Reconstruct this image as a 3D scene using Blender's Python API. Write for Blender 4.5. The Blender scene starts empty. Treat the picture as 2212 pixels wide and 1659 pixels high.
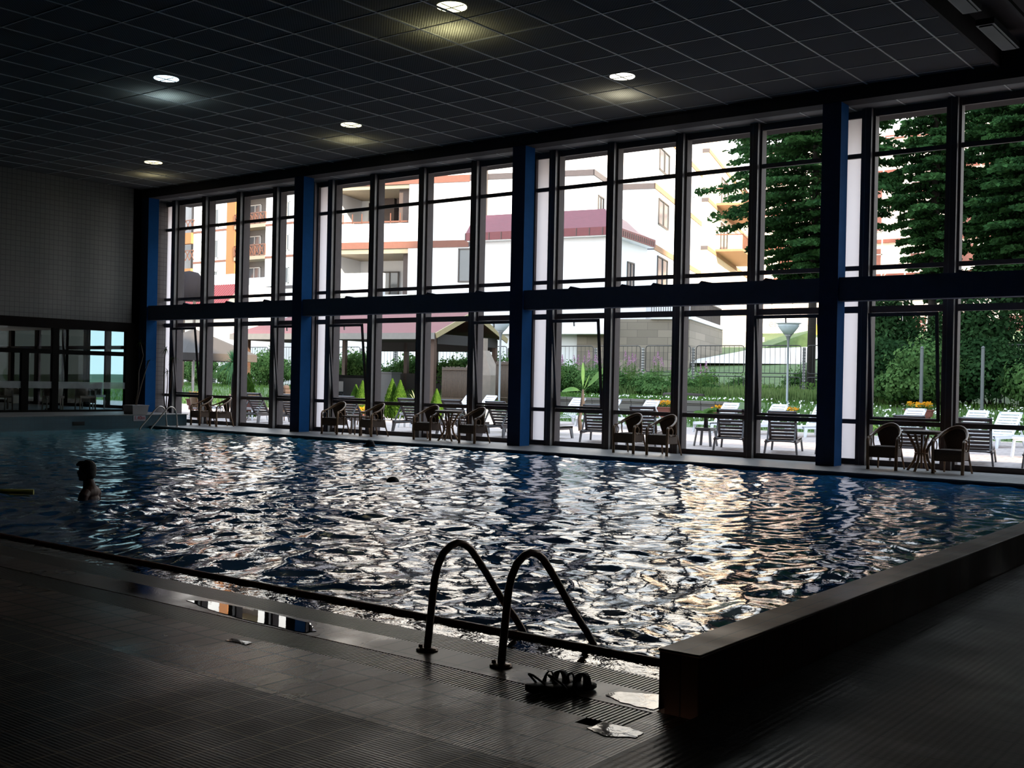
import bpy, math, random
import numpy as np
from mathutils import Vector, Matrix
PI = math.pi
SC = bpy.context.scene
COL = SC.collection
rnd = random.Random(7)

# ------------------------------------------------------------------ materials
MATS = {}
def newmat(name):
    m = bpy.data.materials.new(name); m.use_nodes = True
    nt = m.node_tree; nt.nodes.clear()
    out = nt.nodes.new('ShaderNodeOutputMaterial')
    return m, nt, out
def N(nt, typ, **kw):
    n = nt.nodes.new(typ)
    for k, v in kw.items():
        if k in n.inputs: n.inputs[k].default_value = v
        else: setattr(n, k, v)
    return n
def rgba(c, k=1.0): return (c[0]*k, c[1]*k, c[2]*k, 1.0)
PK = 1.0; LK = .8
def pmat(name, col, rough=0.6, var=0.15, scale=6.0, bump=0.0, bscale=60.0, metal=0.0, spec=0.5, emit=0.0, stretch=None):
    """principled surface whose colour is broken up by noise, with an optional noise bump"""
    if name in MATS: return MATS[name]
    col = tuple(c*PK for c in col)
    m, nt, out = newmat(name)
    p = N(nt, 'ShaderNodeBsdfPrincipled', Roughness=rough, Metallic=metal)
    p.inputs['Specular IOR Level'].default_value = spec
    tc = N(nt, 'ShaderNodeTexCoord'); mp = N(nt, 'ShaderNodeMapping')
    if stretch: mp.inputs['Scale'].default_value = stretch
    nt.links.new(tc.outputs['Object'], mp.inputs['Vector'])
    nz = N(nt, 'ShaderNodeTexNoise', Scale=scale, Detail=3.0)
    nt.links.new(mp.outputs['Vector'], nz.inputs['Vector'])
    mx = N(nt, 'ShaderNodeMixRGB')
    mx.inputs['Color1'].default_value = rgba(col, 1-var); mx.inputs['Color2'].default_value = rgba(col, 1+var)
    nt.links.new(nz.outputs['Fac'], mx.inputs['Fac'])
    nt.links.new(mx.outputs['Color'], p.inputs['Base Color'])
    if emit:
        nt.links.new(mx.outputs['Color'], p.inputs['Emission Color']); p.inputs['Emission Strength'].default_value = emit
    if bump:
        nb = N(nt, 'ShaderNodeTexNoise', Scale=bscale, Detail=2.0)
        nt.links.new(mp.outputs['Vector'], nb.inputs['Vector'])
        b = N(nt, 'ShaderNodeBump', Strength=bump, Distance=0.02)
        nt.links.new(nb.outputs['Fac'], b.inputs['Height']); nt.links.new(b.outputs['Normal'], p.inputs['Normal'])
    nt.links.new(p.outputs['BSDF'], out.inputs['Surface'])
    MATS[name] = m
    return m
def brickmat(name, col, mortar, w, h, msize, rough=0.4, axes='XY', bump=0.4, var=0.25, offset=0.0, rib=0.0, ribaxis=0, wet=0.0, spec=0.5, roughvar=0.0, mbright=None, grime=0.0):
    """tiles / pavers / courses on a chosen plane in object space, optional ribs and wet patches"""
    if name in MATS: return MATS[name]
    m, nt, out = newmat(name)
    p = N(nt, 'ShaderNodeBsdfPrincipled', Roughness=rough); p.inputs['Specular IOR Level'].default_value = spec
    tc = N(nt, 'ShaderNodeTexCoord'); sp = N(nt, 'ShaderNodeSeparateXYZ'); cb = N(nt, 'ShaderNodeCombineXYZ')
    nt.links.new(tc.outputs['Object'], sp.inputs[0])
    nt.links.new(sp.outputs[axes[0]], cb.inputs['X']); nt.links.new(sp.outputs[axes[1]], cb.inputs['Y'])
    br = N(nt, 'ShaderNodeTexBrick', offset=offset, squash=1.0)
    br.inputs['Scale'].default_value = 1.0; br.inputs['Mortar Size'].default_value = msize
    br.inputs['Brick Width'].default_value = w; br.inputs['Row Height'].default_value = h
    br.inputs['Mortar Smooth'].default_value = 0.1
    br.inputs['Color1'].default_value = rgba(col, 1-var); br.inputs['Color2'].default_value = rgba(col, 1+var)
    br.inputs['Mortar'].default_value = rgba(mortar)
    nt.links.new(cb.outputs[0], br.inputs['Vector'])
    base = br.outputs['Color']
    if grime:
        ng = N(nt, 'ShaderNodeTexNoise', Scale=1.3, Detail=4.0); nt.links.new(tc.outputs['Object'], ng.inputs['Vector'])
        rg = N(nt, 'ShaderNodeMapRange'); rg.inputs['From Min'].default_value = .4; rg.inputs['From Max'].default_value = .62
        rg.inputs['To Min'].default_value = 1.0; rg.inputs['To Max'].default_value = 1-grime
        nt.links.new(ng.outputs['Fac'], rg.inputs['Value'])
        mg = N(nt, 'ShaderNodeMixRGB', blend_type='MULTIPLY'); mg.inputs['Fac'].default_value = 1
        nt.links.new(base, mg.inputs['Color1']); nt.links.new(rg.outputs['Result'], mg.inputs['Color2']); base = mg.outputs['Color']
    nt.links.new(base, p.inputs['Base Color'])
    inv = N(nt, 'ShaderNodeMath', operation='SUBTRACT'); inv.inputs[0].default_value = 1.0
    nt.links.new(br.outputs['Fac'], inv.inputs[1])
    h1 = inv.outputs[0]
    if rib:
        wv = N(nt, 'ShaderNodeMath', operation='MULTIPLY'); wv.inputs[1].default_value = 2*PI/rib
        nt.links.new(sp.outputs['XYZ'[ribaxis]], wv.inputs[0])
        sn = N(nt, 'ShaderNodeMath', operation='SINE'); nt.links.new(wv.outputs[0], sn.inputs[0])
        ma = N(nt, 'ShaderNodeMath', operation='MULTIPLY_ADD'); ma.inputs[1].default_value = 0.11
        nt.links.new(sn.outputs[0], ma.inputs[0]); nt.links.new(h1, ma.inputs[2]); h1 = ma.outputs[0]
    nf = N(nt, 'ShaderNodeTexNoise', Scale=90.0, Detail=2.0); nt.links.new(tc.outputs['Object'], nf.inputs['Vector'])
    mb = N(nt, 'ShaderNodeMath', operation='MULTIPLY_ADD'); mb.inputs[1].default_value = 0.25
    nt.links.new(nf.outputs['Fac'], mb.inputs[0]); nt.links.new(h1, mb.inputs[2])
    bp = N(nt, 'ShaderNodeBump', Strength=bump, Distance=0.004)
    nt.links.new(mb.outputs[0], bp.inputs['Height']); nt.links.new(bp.outputs['Normal'], p.inputs['Normal'])
    if wet:
        nw = N(nt, 'ShaderNodeTexNoise', Scale=0.9, Detail=3.0); nt.links.new(tc.outputs['Object'], nw.inputs['Vector'])
        rw = N(nt, 'ShaderNodeMapRange'); rw.inputs['From Min'].default_value = .42; rw.inputs['From Max'].default_value = .6
        rw.inputs['To Min'].default_value = rough; rw.inputs['To Max'].default_value = wet
        nt.links.new(nw.outputs['Fac'], rw.inputs['Value']); nt.links.new(rw.outputs['Result'], p.inputs['Roughness'])
    nt.links.new(p.outputs['BSDF'], out.inputs['Surface'])
    MATS[name] = m
    return m
def leafmat(name, c1, c2, trans=0.35, scale=1.5):
    if name in MATS: return MATS[name]
    c1 = tuple(c*LK for c in c1); c2 = tuple(c*LK for c in c2)
    m, nt, out = newmat(name)
    tc = N(nt, 'ShaderNodeTexCoord')
    nz = N(nt, 'ShaderNodeTexNoise', Scale=scale, Detail=5.0, Roughness=0.7); nt.links.new(tc.outputs['Object'], nz.inputs['Vector'])
    rp = N(nt, 'ShaderNodeMapRange'); rp.inputs['From Min'].default_value = .33; rp.inputs['From Max'].default_value = .67
    nt.links.new(nz.outputs['Fac'], rp.inputs['Value'])
    mx = N(nt, 'ShaderNodeMixRGB'); mx.inputs['Color1'].default_value = rgba(c1); mx.inputs['Color2'].default_value = rgba(c2)
    nt.links.new(rp.outputs['Result'], mx.inputs['Fac'])
    d = N(nt, 'ShaderNodeBsdfDiffuse'); t = N(nt, 'ShaderNodeBsdfTranslucent'); ms = N(nt, 'ShaderNodeMixShader', Fac=trans)
    nt.links.new(mx.outputs['Color'], d.inputs['Color']); nt.links.new(mx.outputs['Color'], t.inputs['Color'])
    nt.links.new(d.outputs[0], ms.inputs[1]); nt.links.new(t.outputs[0], ms.inputs[2]); nt.links.new(ms.outputs[0], out.inputs['Surface'])
    MATS[name] = m
    return m
def glassmat(name, tint=(.93, .96, .95), refl=0.07, rough=0.0):
    if name in MATS: return MATS[name]
    m, nt, out = newmat(name)
    t = N(nt, 'ShaderNodeBsdfTransparent'); g = N(nt, 'ShaderNodeBsdfGlossy', Roughness=rough)
    fr = N(nt, 'ShaderNodeFresnel', IOR=1.35)
    nz = N(nt, 'ShaderNodeTexNoise', Scale=0.8); tc = N(nt, 'ShaderNodeTexCoord'); nt.links.new(tc.outputs['Object'], nz.inputs['Vector'])
    mx = N(nt, 'ShaderNodeMixRGB'); mx.inputs['Color1'].default_value = rgba(tint, .97); mx.inputs['Color2'].default_value = rgba(tint, 1.02)
    nt.links.new(nz.outputs['Fac'], mx.inputs['Fac']); nt.links.new(mx.outputs[0], t.inputs['Color'])
    ms = N(nt, 'ShaderNodeMixShader')
    nt.links.new(fr.outputs[0], ms.inputs['Fac']); nt.links.new(t.outputs[0], ms.inputs[1]); nt.links.new(g.outputs[0], ms.inputs[2])
    nt.links.new(ms.outputs[0], out.inputs['Surface'])
    MATS[name] = m
    return m
def emitmat(name, col, strength):
    if name in MATS: return MATS[name]
    m, nt, out = newmat(name)
    e = N(nt, 'ShaderNodeEmission', Strength=strength); e.inputs['Color'].default_value = rgba(col)
    nt.links.new(e.outputs[0], out.inputs['Surface']); MATS[name] = m
    return m

# ------------------------------------------------------------------ mesh builder
class MB:
    def __init__(s, M=None): s.v = []; s.f = []; s.M = M or Matrix.Identity(4); s.sm = []
    def add(s, vs, fs, smooth=False):
        b = len(s.v)
        s.v += [tuple(s.M @ Vector(p)) for p in vs]
        s.f += [tuple(b+i for i in f) for f in fs]; s.sm += [smooth]*len(fs)
        return s
    def box(s, x0, x1, y0, y1, z0, z1):
        v = [(x, y, z) for z in (z0, z1) for y in (y0, y1) for x in (x0, x1)]
        return s.add(v, [(0,2,3,1),(4,5,7,6),(0,1,5,4),(2,6,7,3),(0,4,6,2),(1,3,7,5)])
    def bar(s, a, b, w, h, up=(0,0,1)):
        """rectangular bar from a to b, w across and h along up"""
        a = Vector(a); b = Vector(b); d = (b-a).normalized(); up = Vector(up)
        sd = d.cross(up)
        if sd.length < 1e-4: sd = d.cross(Vector((1,0,0)))
        sd.normalize(); u = sd.cross(d).normalized()
        v = [p + sd*(i*w/2) + u*(j*h/2) for p in (a, b) for j in (-1, 1) for i in (-1, 1)]
        return s.add(v, [(0,1,3,2),(4,6,7,5),(0,4,5,1),(2,3,7,6),(0,2,6,4),(1,5,7,3)])
    def tube(s, pts, r, n=8, caps=True, closed=False):
        pts = [Vector(p) for p in pts]; k = len(pts)
        rs = r if isinstance(r, (list, tuple)) else [r]*k
        vs = []; prev = None
        for i, p in enumerate(pts):
            if closed: d = pts[(i+1) % k]-pts[i-1]
            else: d = (pts[min(i+1, k-1)]-pts[max(i-1, 0)])
            d.normalize()
            if prev is None:
                q = Vector((0,0,1)) if abs(d.z) < .9 else Vector((1,0,0))
                sd = d.cross(q).normalized()
            else:
                sd = (prev - d*prev.dot(d)).normalized()
            prev = sd; u = d.cross(sd)
            for j in range(n):
                a = 2*PI*j/n; vs.append(p + (sd*math.cos(a)+u*math.sin(a))*rs[i])
        fs = []
        for i in range(k if closed else k-1):
            i2 = (i+1) % k
            for j in range(n):
                j2 = (j+1) % n; fs.append((i*n+j, i*n+j2, i2*n+j2, i2*n+j))
        if caps and not closed:
            fs.append(tuple(range(n))[::-1]); fs.append(tuple((k-1)*n+j for j in range(n)))
        return s.add(vs, fs, True)
    def lathe(s, prof, c=(0,0,0), n=20):
        vs = []; fs = []
        for r, z in prof:
            for j in range(n):
                a = 2*PI*j/n; vs.append((c[0]+r*math.cos(a), c[1]+r*math.sin(a), c[2]+z))
        for i in range(len(prof)-1):
            for j in range(n):
                j2 = (j+1) % n; fs.append((i*n+j, i*n+j2, (i+1)*n+j2, (i+1)*n+j))
        fs.append(tuple(range(n))[::-1]); fs.append(tuple((len(prof)-1)*n+j for j in range(n)))
        return s.add(vs, fs, True)
    def prism(s, poly, z0, z1):
        n = len(poly)
        v = [(x, y, z0) for x, y in poly] + [(x, y, z1) for x, y in poly]
        return s.add(v, [tuple(range(n))[::-1], tuple(range(n, 2*n))] + [(i, (i+1) % n, n+(i+1) % n, n+i) for i in range(n)])
    def ell(s, c, r, nu=14, nv=9, R=None):
        R = R or Matrix.Identity(3); vs = []; fs = []
        c = Vector(c)
        for i in range(nv+1):
            t = PI*i/nv
            for j in range(nu):
                a = 2*PI*j/nu
                vs.append(c + R @ Vector((r[0]*math.sin(t)*math.cos(a), r[1]*math.sin(t)*math.sin(a), r[2]*math.cos(t))))
        for i in range(nv):
            for j in range(nu):
                j2 = (j+1) % nu; fs.append((i*nu+j, (i+1)*nu+j, (i+1)*nu+j2, i*nu+j2))
        return s.add(vs, fs, True)
    def quad(s, a, b, c, d): return s.add([a, b, c, d], [(0,1,2,3)])
    def build(s, name, m, parent=None):
        me = bpy.data.meshes.new(name); me.from_pydata(s.v, [], s.f)
        me.polygons.foreach_set('use_smooth', s.sm); me.materials.append(m); me.update()
        o = bpy.data.objects.new(name, me); COL.objects.link(o)
        if parent: o.parent = parent
        return o
def cloud(name, m, C, U, V, parent=None):
    """mesh of free quads: centres C, half axes U and V (numpy n x 3)"""
    n = len(C); P = np.empty((n, 4, 3))
    P[:,0] = C-U-V; P[:,1] = C+U-V; P[:,2] = C+U+V; P[:,3] = C-U+V
    me = bpy.data.meshes.new(name); me.vertices.add(n*4); me.vertices.foreach_set('co', P.reshape(-1).astype(np.float32))
    me.loops.add(n*4); me.loops.foreach_set('vertex_index', np.arange(n*4, dtype=np.int32))
    me.polygons.add(n); me.polygons.foreach_set('loop_start', np.arange(0, n*4, 4, dtype=np.int32)); me.polygons.foreach_set('loop_total', np.full(n, 4, dtype=np.int32))
    me.materials.append(m); me.update(calc_edges=True); me.validate()
    o = bpy.data.objects.new(name, me); COL.objects.link(o)
    if parent: o.parent = parent
    return o
def rvec(g, n):
    v = g.normal(size=(n, 3)); return v/np.linalg.norm(v, axis=1)[:, None]
def tag(o, label=None, cat=None, group=None, kind=None):
    if label: o['label'] = label
    if cat: o['category'] = cat
    if group: o['group'] = group
    if kind: o['kind'] = kind
    return o
def empty(name, loc, rz=0.0, label=None, cat=None, group=None, kind=None):
    o = bpy.data.objects.new(name, None); COL.objects.link(o); o.location = loc; o.rotation_euler = (0,0,rz); o.empty_display_size = .2
    return tag(o, label, cat, group, kind)
def copy_tree(o, parent=None):
    c = o.copy(); COL.objects.link(c); c.parent = parent
    for ch in [x for x in bpy.data.objects if x.parent == o]: copy_tree(ch, c)
    return c
def struct(name, mb, m, parent=None, label=None):
    o = mb.build(name, m, parent)
    if parent is None: o['kind'] = 'structure'
    if label: o['label'] = label
    return o
def arc(c, r, a0, a1, n, plane='YZ'):
    o = []
    for i in range(n+1):
        a = a0+(a1-a0)*i/n; p = [c[0], c[1], c[2]]
        k = {'XY': (0,1), 'XZ': (0,2), 'YZ': (1,2)}[plane]
        p[k[0]] += r*math.cos(a); p[k[1]] += r*math.sin(a); o.append(tuple(p))
    return o

# ------------------------------------------------------------------ camera
YAW, PIT, ROL = math.radians(37.509), math.radians(-0.133), math.radians(1.173)
cy, sy, cp, sp_ = math.cos(YAW), math.sin(YAW), math.cos(PIT), math.sin(PIT)
fw = Vector((-sy*cp, cy*cp, sp_)); rt = Vector((cy, sy, 0)); up = rt.cross(fw)
r2 = math.cos(ROL)*rt + math.sin(ROL)*up; u2 = -math.sin(ROL)*rt + math.cos(ROL)*up
cam = bpy.data.cameras.new('camera'); camo = bpy.data.objects.new('camera', cam); COL.objects.link(camo)
cam.sensor_width = 36; cam.lens = 2437.7/2212*36; cam.clip_end = 400
camo.matrix_world = Matrix(((r2.x, u2.x, -fw.x, 0), (r2.y, u2.y, -fw.y, 0), (r2.z, u2.z, -fw.z, 1.5), (0,0,0,1)))
SC.camera = camo

# ------------------------------------------------------------------ world and sun
w = bpy.data.worlds.new('world'); SC.world = w; w.use_nodes = True
nt = w.node_tree; bg = nt.nodes['Background']
tc = nt.nodes.new('ShaderNodeTexCoord'); sp3 = nt.nodes.new('ShaderNodeSeparateXYZ'); nt.links.new(tc.outputs['Generated'], sp3.inputs[0])
cr = nt.nodes.new('ShaderNodeValToRGB'); nt.links.new(sp3.outputs['Z'], cr.inputs['Fac'])
cr.color_ramp.elements[0].color = (1.0, .93, .86, 1); cr.color_ramp.elements[1].color = (.62, .78, 1.0, 1); cr.color_ramp.elements[1].position = .8
nt.links.new(cr.outputs['Color'], bg.inputs['Color']); bg.inputs['Strength'].default_value = 4.4
sun = bpy.data.lights.new('sun', 'SUN'); sun.energy = 22.0; sun.color = (1.0, .80, .58); sun.angle = math.radians(2)
suno = bpy.data.objects.new('sun', sun); COL.objects.link(suno)
sd = Vector((.93, -.22, .30)).normalized(); suno.rotation_euler = sd.to_track_quat('Z', 'Y').to_euler()
SC.view_settings.view_transform = 'Standard'; SC.view_settings.look = 'None'; SC.view_settings.exposure = 0.0; SC.view_settings.gamma = 1.08
SC.cycles.max_bounces = 9; SC.cycles.diffuse_bounces = 5; SC.cycles.glossy_bounces = 4; SC.cycles.transparent_max_bounces = 24
SC.cycles.use_denoising = True; SC.cycles.use_adaptive_sampling = True; SC.cycles.adaptive_threshold = .02; SC.cycles.sample_clamp_indirect = 6.0; SC.cycles.sample_clamp_direct = 30.0
SC.cycles.caustics_reflective = False; SC.cycles.caustics_refractive = False

# ------------------------------------------------------------------ key measures (metres)
YF = 20.91            # front of the columns
CS = 0.37             # column side
XC = {1: -30.80, 2: -23.72, 3: -16.16, 4: -8.61, 5: -1.05}
YW = 21.85            # window plane
ZC = 7.25             # ceiling
ZS = 6.98             # soffit / beam bottom
YN = 5.40             # near edge of the water
YE = 19.50            # far edge of the water
XE = -28.10           # pool end wall
ZW = -0.06            # water level
ZP = 0.33             # platform behind the end wall
XL = -30.80           # left wall

# ------------------------------------------------------------------ shared materials
M_frame = pmat('bronze_frame', (.115, .093, .090), .6, spec=.2)
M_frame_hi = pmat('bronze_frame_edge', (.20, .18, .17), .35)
M_beam = pmat('dark_beam', (.040, .036, .038), .8, spec=.1)
M_band = pmat('navy_band', (.085, .098, .14), .8, spec=.15)
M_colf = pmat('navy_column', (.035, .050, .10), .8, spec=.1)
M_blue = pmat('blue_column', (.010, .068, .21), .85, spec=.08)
M_white = pmat('white_render', (.80, .80, .80), .8, var=.04)
M_glass = glassmat('clear_glass')
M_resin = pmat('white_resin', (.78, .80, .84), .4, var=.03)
M_resin_sh = pmat('taupe_resin', (.075, .054, .052), .45, var=.06)  # white lounger plastic with its shade put into the colour
M_rattan = pmat('brown_rattan', (.34, .19, .10), .38, var=.35, scale=25)
M_weave = pmat('woven_rattan', (.16, .095, .06), .6, var=.5, scale=60, bump=.8, bscale=120)

# ------------------------------------------------------------------ floors
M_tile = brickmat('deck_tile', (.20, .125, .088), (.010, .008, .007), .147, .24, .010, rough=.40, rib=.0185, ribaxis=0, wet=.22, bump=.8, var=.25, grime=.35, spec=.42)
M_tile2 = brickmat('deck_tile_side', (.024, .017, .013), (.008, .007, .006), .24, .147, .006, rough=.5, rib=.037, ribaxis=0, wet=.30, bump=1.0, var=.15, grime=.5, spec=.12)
M_edge = brickmat('edge_tile', (.15, .10, .078), (.02, .016, .014), .147, .24, .005, rough=.35, wet=.08, bump=.35, var=.1)
# near deck; the pieces stop round the drain channels
b = MB(); b.box(-16, -2.9, 3.555, 4.235, -.3, 0); b.box(-2.9, -2.7, 3.555, 4.14, -.3, 0); b.box(-2.9, -2.79, 4.14, 4.235, -.3, 0)
b.box(-2.7, -2.42, 3.555, 4.235, -.3, 0); b.box(-2.6, -2.42, 4.235, 4.52, -.3, 0)
b.box(XE, -16, 3.555, 4.235, -.3, 0)
struct('floor', b, M_tile, label='brown ribbed tile floor in front of the pool, wet and shining')
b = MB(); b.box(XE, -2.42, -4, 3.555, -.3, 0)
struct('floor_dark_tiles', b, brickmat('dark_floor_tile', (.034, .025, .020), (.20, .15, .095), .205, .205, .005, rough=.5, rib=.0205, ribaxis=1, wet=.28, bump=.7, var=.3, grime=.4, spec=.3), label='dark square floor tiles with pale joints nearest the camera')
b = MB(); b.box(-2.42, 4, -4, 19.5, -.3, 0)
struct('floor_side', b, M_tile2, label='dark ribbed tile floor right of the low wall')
b = MB(); b.box(-30.8, -2.60, 4.50, 4.785, -.3, 0.0)
struct('trim_1', b, M_edge, label='strip of square tiles between the two drain grates')
# channels
M_chan = pmat('channel_dark', (.03, .028, .026), .5)
b = MB(); b.box(-30.8, -2.60, 4.235, 5.33, -.3, -.10); b.box(-2.9, -2.7, 4.02, 4.235, -.3, -.09)
struct('floor_drain_channel', b, M_chan, label='dark drain channel under the grates')
M_grate = pmat('grate_plastic', (.17, .15, .13), .3, var=.1)
def grate(y0, y1, label):
    b = MB()
    x = -2.615
    while x > -13.6:
        b.box(x-.013, x, y0+.005, y1-.005, -.022, -.002); x -= .0235
    b.box(XE, -13.6, y0+.005, y1-.005, -.022, -.004)
    for yy in np.arange(y0+.02, y1, .05): b.box(-13.6, -2.615, yy, yy+.008, -.03, -.012)
    o = b.build('drain_grate', M_grate); tag(o, label, 'drain grate')
grate(4.235, 4.50, 'slatted drain grate nearer the floor tiles, under the sandals')
grate(4.785, 5.05, 'slatted drain grate beside the overflow gutter')
# overflow rim
M_rim = pmat('rim_tile', (.42, .16, .10), .45, var=.2, scale=12, bump=.15)
b = MB(); prof = [(5.325, -.3), (5.325, -.008), (5.332, .008), (5.345, .016), (5.362, .017), (5.38, .010), (5.392, -.01), (5.395, -.3)]
vs = []; fs = []
for x in (XE, -2.62):
    vs += [(x, y, z) for y, z in prof]
n = len(prof)
for i in range(n-1): fs.append((i, i+1, n+i+1, n+i))
fs += [tuple(range(n)), tuple(range(n, 2*n))[::-1]]
b.add(vs, fs); struct('trim_2', b, M_rim, label='rounded red-brown tile rim along the near side of the pool')
# puddles and gutter water
def watermat(name, deep, rough=.02, bump=.0, bs=8.0, ior=1.33):
    if name in MATS: return MATS[name]
    m, nt, out = newmat(name)
    p = N(nt, 'ShaderNodeBsdfPrincipled', Roughness=rough, IOR=ior)
    tc = N(nt, 'ShaderNodeTexCoord'); nz = N(nt, 'ShaderNodeTexNoise', Scale=.35, Detail=2.0); nt.links.new(tc.outputs['Object'], nz.inputs['Vector'])
    mx = N(nt, 'ShaderNodeMixRGB'); mx.inputs['Color1'].default_value = rgba(deep, .7); mx.inputs['Color2'].default_value = rgba(deep, 1.3)
    nt.links.new(nz.outputs['Fac'], mx.inputs['Fac']); nt.links.new(mx.outputs[0], p.inputs['Base Color'])
    if bump:
        nb = N(nt, 'ShaderNodeTexNoise', Scale=bs, Detail=3.0, Distortion=.6); nt.links.new(tc.outputs['Object'], nb.inputs['Vector'])
        bn = N(nt, 'ShaderNodeBump', Strength=bump, Distance=.02); nt.links.new(nb.outputs['Fac'], bn.inputs['Height']); nt.links.new(bn.outputs['Normal'], p.inputs['Normal'])
    nt.links.new(p.outputs[0], out.inputs['Surface']); MATS[name] = m
    return m
M_pud = watermat('puddle_water', (.03, .026, .022), .012, bump=.01, bs=4)
M_pud2 = watermat('thin_puddle_water', (.03, .026, .022), .06, bump=.05, bs=12)
M_gut = watermat('gutter_water', (.035, .032, .03), .02, bump=.25, bs=9)
b = MB(); b.quad((XE, 5.05, -.009), (-2.64, 5.05, -.009), (-2.64, 5.33, -.009), (XE, 5.33, -.009))
o = b.build('gutter_water', M_gut); tag(o, 'shallow water in the overflow gutter behind the red-brown rim', 'water', kind='stuff')
def puddle(pts, z, label, seed):
    g = random.Random(seed); cx = sum(p[0] for p in pts)/len(pts); cyy = sum(p[1] for p in pts)/len(pts)
    P = []
    for i in range(len(pts)):
        a, c = pts[i], pts[(i+1) % len(pts)]
        for t in range(5):
            f = t/5; P.append((a[0]+(c[0]-a[0])*f + g.uniform(-.006, .006), a[1]+(c[1]-a[1])*f+g.uniform(-.006, .006)))
    b = MB(); b.add([(x, y, z) for x, y in P] + [(x*.0+cx+(x-cx)*1.02, cyy+(y-cyy)*1.03, z-.002) for x, y in P],
                    [tuple(range(len(P)))] + [(i, (i+1) % len(P), len(P)+(i+1) % len(P), len(P)+i) for i in range(len(P))])
    o = b.build('puddle', M_pud if seed == 1 else M_pud2); tag(o, label, 'puddle')
puddle([(-5.9, 4.56), (-5.5, 4.525), (-4.98, 4.52), (-4.95, 4.60), (-5.15, 4.72), (-5.6, 4.755), (-6.1, 4.73), (-6.25, 4.65)], .003, 'long still puddle reflecting the house windows on the tile strip', 1)
puddle([(-2.93, 4.60), (-2.80, 4.54), (-2.70, 4.53), (-2.62, 4.54), (-2.62, 4.76), (-2.72, 4.77), (-2.83, 4.72), (-2.90, 4.69)], .003, 'wet patch on the tiles beside the end of the low wall', 2)
puddle([(-2.695, 4.10), (-2.58, 4.06), (-2.47, 4.13), (-2.48, 4.20), (-2.56, 4.23), (-2.69, 4.21)], .003, 'small pale puddle next to the missing tile', 3)
puddle([(-5.15, 4.10), (-4.98, 4.11), (-5.0, 4.16), (-5.16, 4.15)], .003, 'tiny bright puddle on the floor left of the ladder', 4)
# low wall (parapet) on the right side of the pool
M_par = brickmat('parapet_tile', (.085, .043, .025), (.03, .018, .012), .12, .24, .005, spec=.10, rough=.5, wet=.3, bump=.4, var=.15)
b = MB(); b.box(-2.635, -2.425, 4.60, 19.5, -.25, .262); b.box(-2.64, -2.42, 4.595, 19.5, .258, .272)
o = struct('wall_low_right', b, M_par, label='low tiled wall with brown coping along the right end of the pool')
mod = o.modifiers.new('bevel', 'BEVEL'); mod.width = .006; mod.segments = 2
# window-side deck
M_fdeck = brickmat('far_deck_tile', (.20, .185, .175), (.09, .08, .075), .15, .15, .005, rough=.45, bump=.2, var=.08)
b = MB(); b.box(XE, 4, YE, 22.1, -.35, 0); b.box(XL, XE, 20.75, 22.1, -.35, 0)
struct('floor_window_side', b, M_fdeck, label='narrow pale tiled deck between pool and windows')
b = MB(); b.box(XE, -2.64, YE-.03, YE, -.6, -.004)
struct('trim_3', b, pmat('deck_lip', (.05, .05, .055), .4), label='thin dark lip along the window side of the pool')
b = MB(); b.box(XE, 4, YE+.0, YE+.06, 0, .012)
struct('trim_4', b, pmat('deck_edge_light', (.26, .25, .24), .4), label='pale edge strip of the window-side deck')
# end wall, platform
M_teal = brickmat('teal_tile', (.025, .075, .095), (.018, .05, .065), .12, .12, .004, rough=.35, axes='YZ', bump=.2, var=.08)
b = MB(); b.box(XL-10, XE, -4, 20.75, -.6, ZP-.02)
struct('wall_pool_end', b, M_teal, label='blue-green tiled wall at the far left end of the pool')
M_plat = brickmat('platform_tile', (.16, .15, .14), (.05, .05, .05), .3, .3, .006, rough=.5, bump=.2)
b = MB(); b.box(XL-10, XE+.02, -4, 20.78, ZP-.02, ZP)
struct('floor_platform', b, M_plat, label='raised floor behind the left end of the pool')
# depth sign
M_sign = pmat('sign_white', (.36, .32, .34), .5, var=.03)
sg = empty('depth_sign', (XE+.012, 19.13, .235), 0, 'white pool depth plate reading 1.40m in red', 'sign')
b = MB(); b.box(-.008, .004, -.20, .20, -.085, .085); b.build('plate', M_sign, sg)
def text(body, size, m, parent, loc, rot, name='lettering', extrude=.002):
    c = bpy.data.curves.new(name, 'FONT'); c.body = body; c.size = size; c.extrude = extrude; c.align_x = 'CENTER'; c.align_y = 'CENTER'
    o = bpy.data.objects.new(name, c); COL.objects.link(o); dg = bpy.context.evaluated_depsgraph_get()
    me = bpy.data.meshes.new_from_object(o.evaluated_get(dg)); bpy.data.objects.remove(o); bpy.data.curves.remove(c)
    o = bpy.data.objects.new(name, me); COL.objects.link(o); me.materials.clear(); me.materials.append(m); o.parent = parent; o.location = loc; o.rotation_euler = rot
    return o
text('1.40m', .145, pmat('sign_red', (.45, .03, .03), .5), sg, (.008, 0, 0), (PI/2, 0, PI/2))
b = MB(); b.box(XE+.002, XE+.02, 17.05, 17.40, .055, .16)
for k in range(5): b.box(XE+.02, XE+.03, 17.06, 17.39, .065+k*.019, .073+k*.019)
o = b.build('skimmer_vent', pmat('vent_black', (.008, .008, .008), .6)); tag(o, 'small dark skimmer opening in the blue-green end wall', 'vent')

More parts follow.
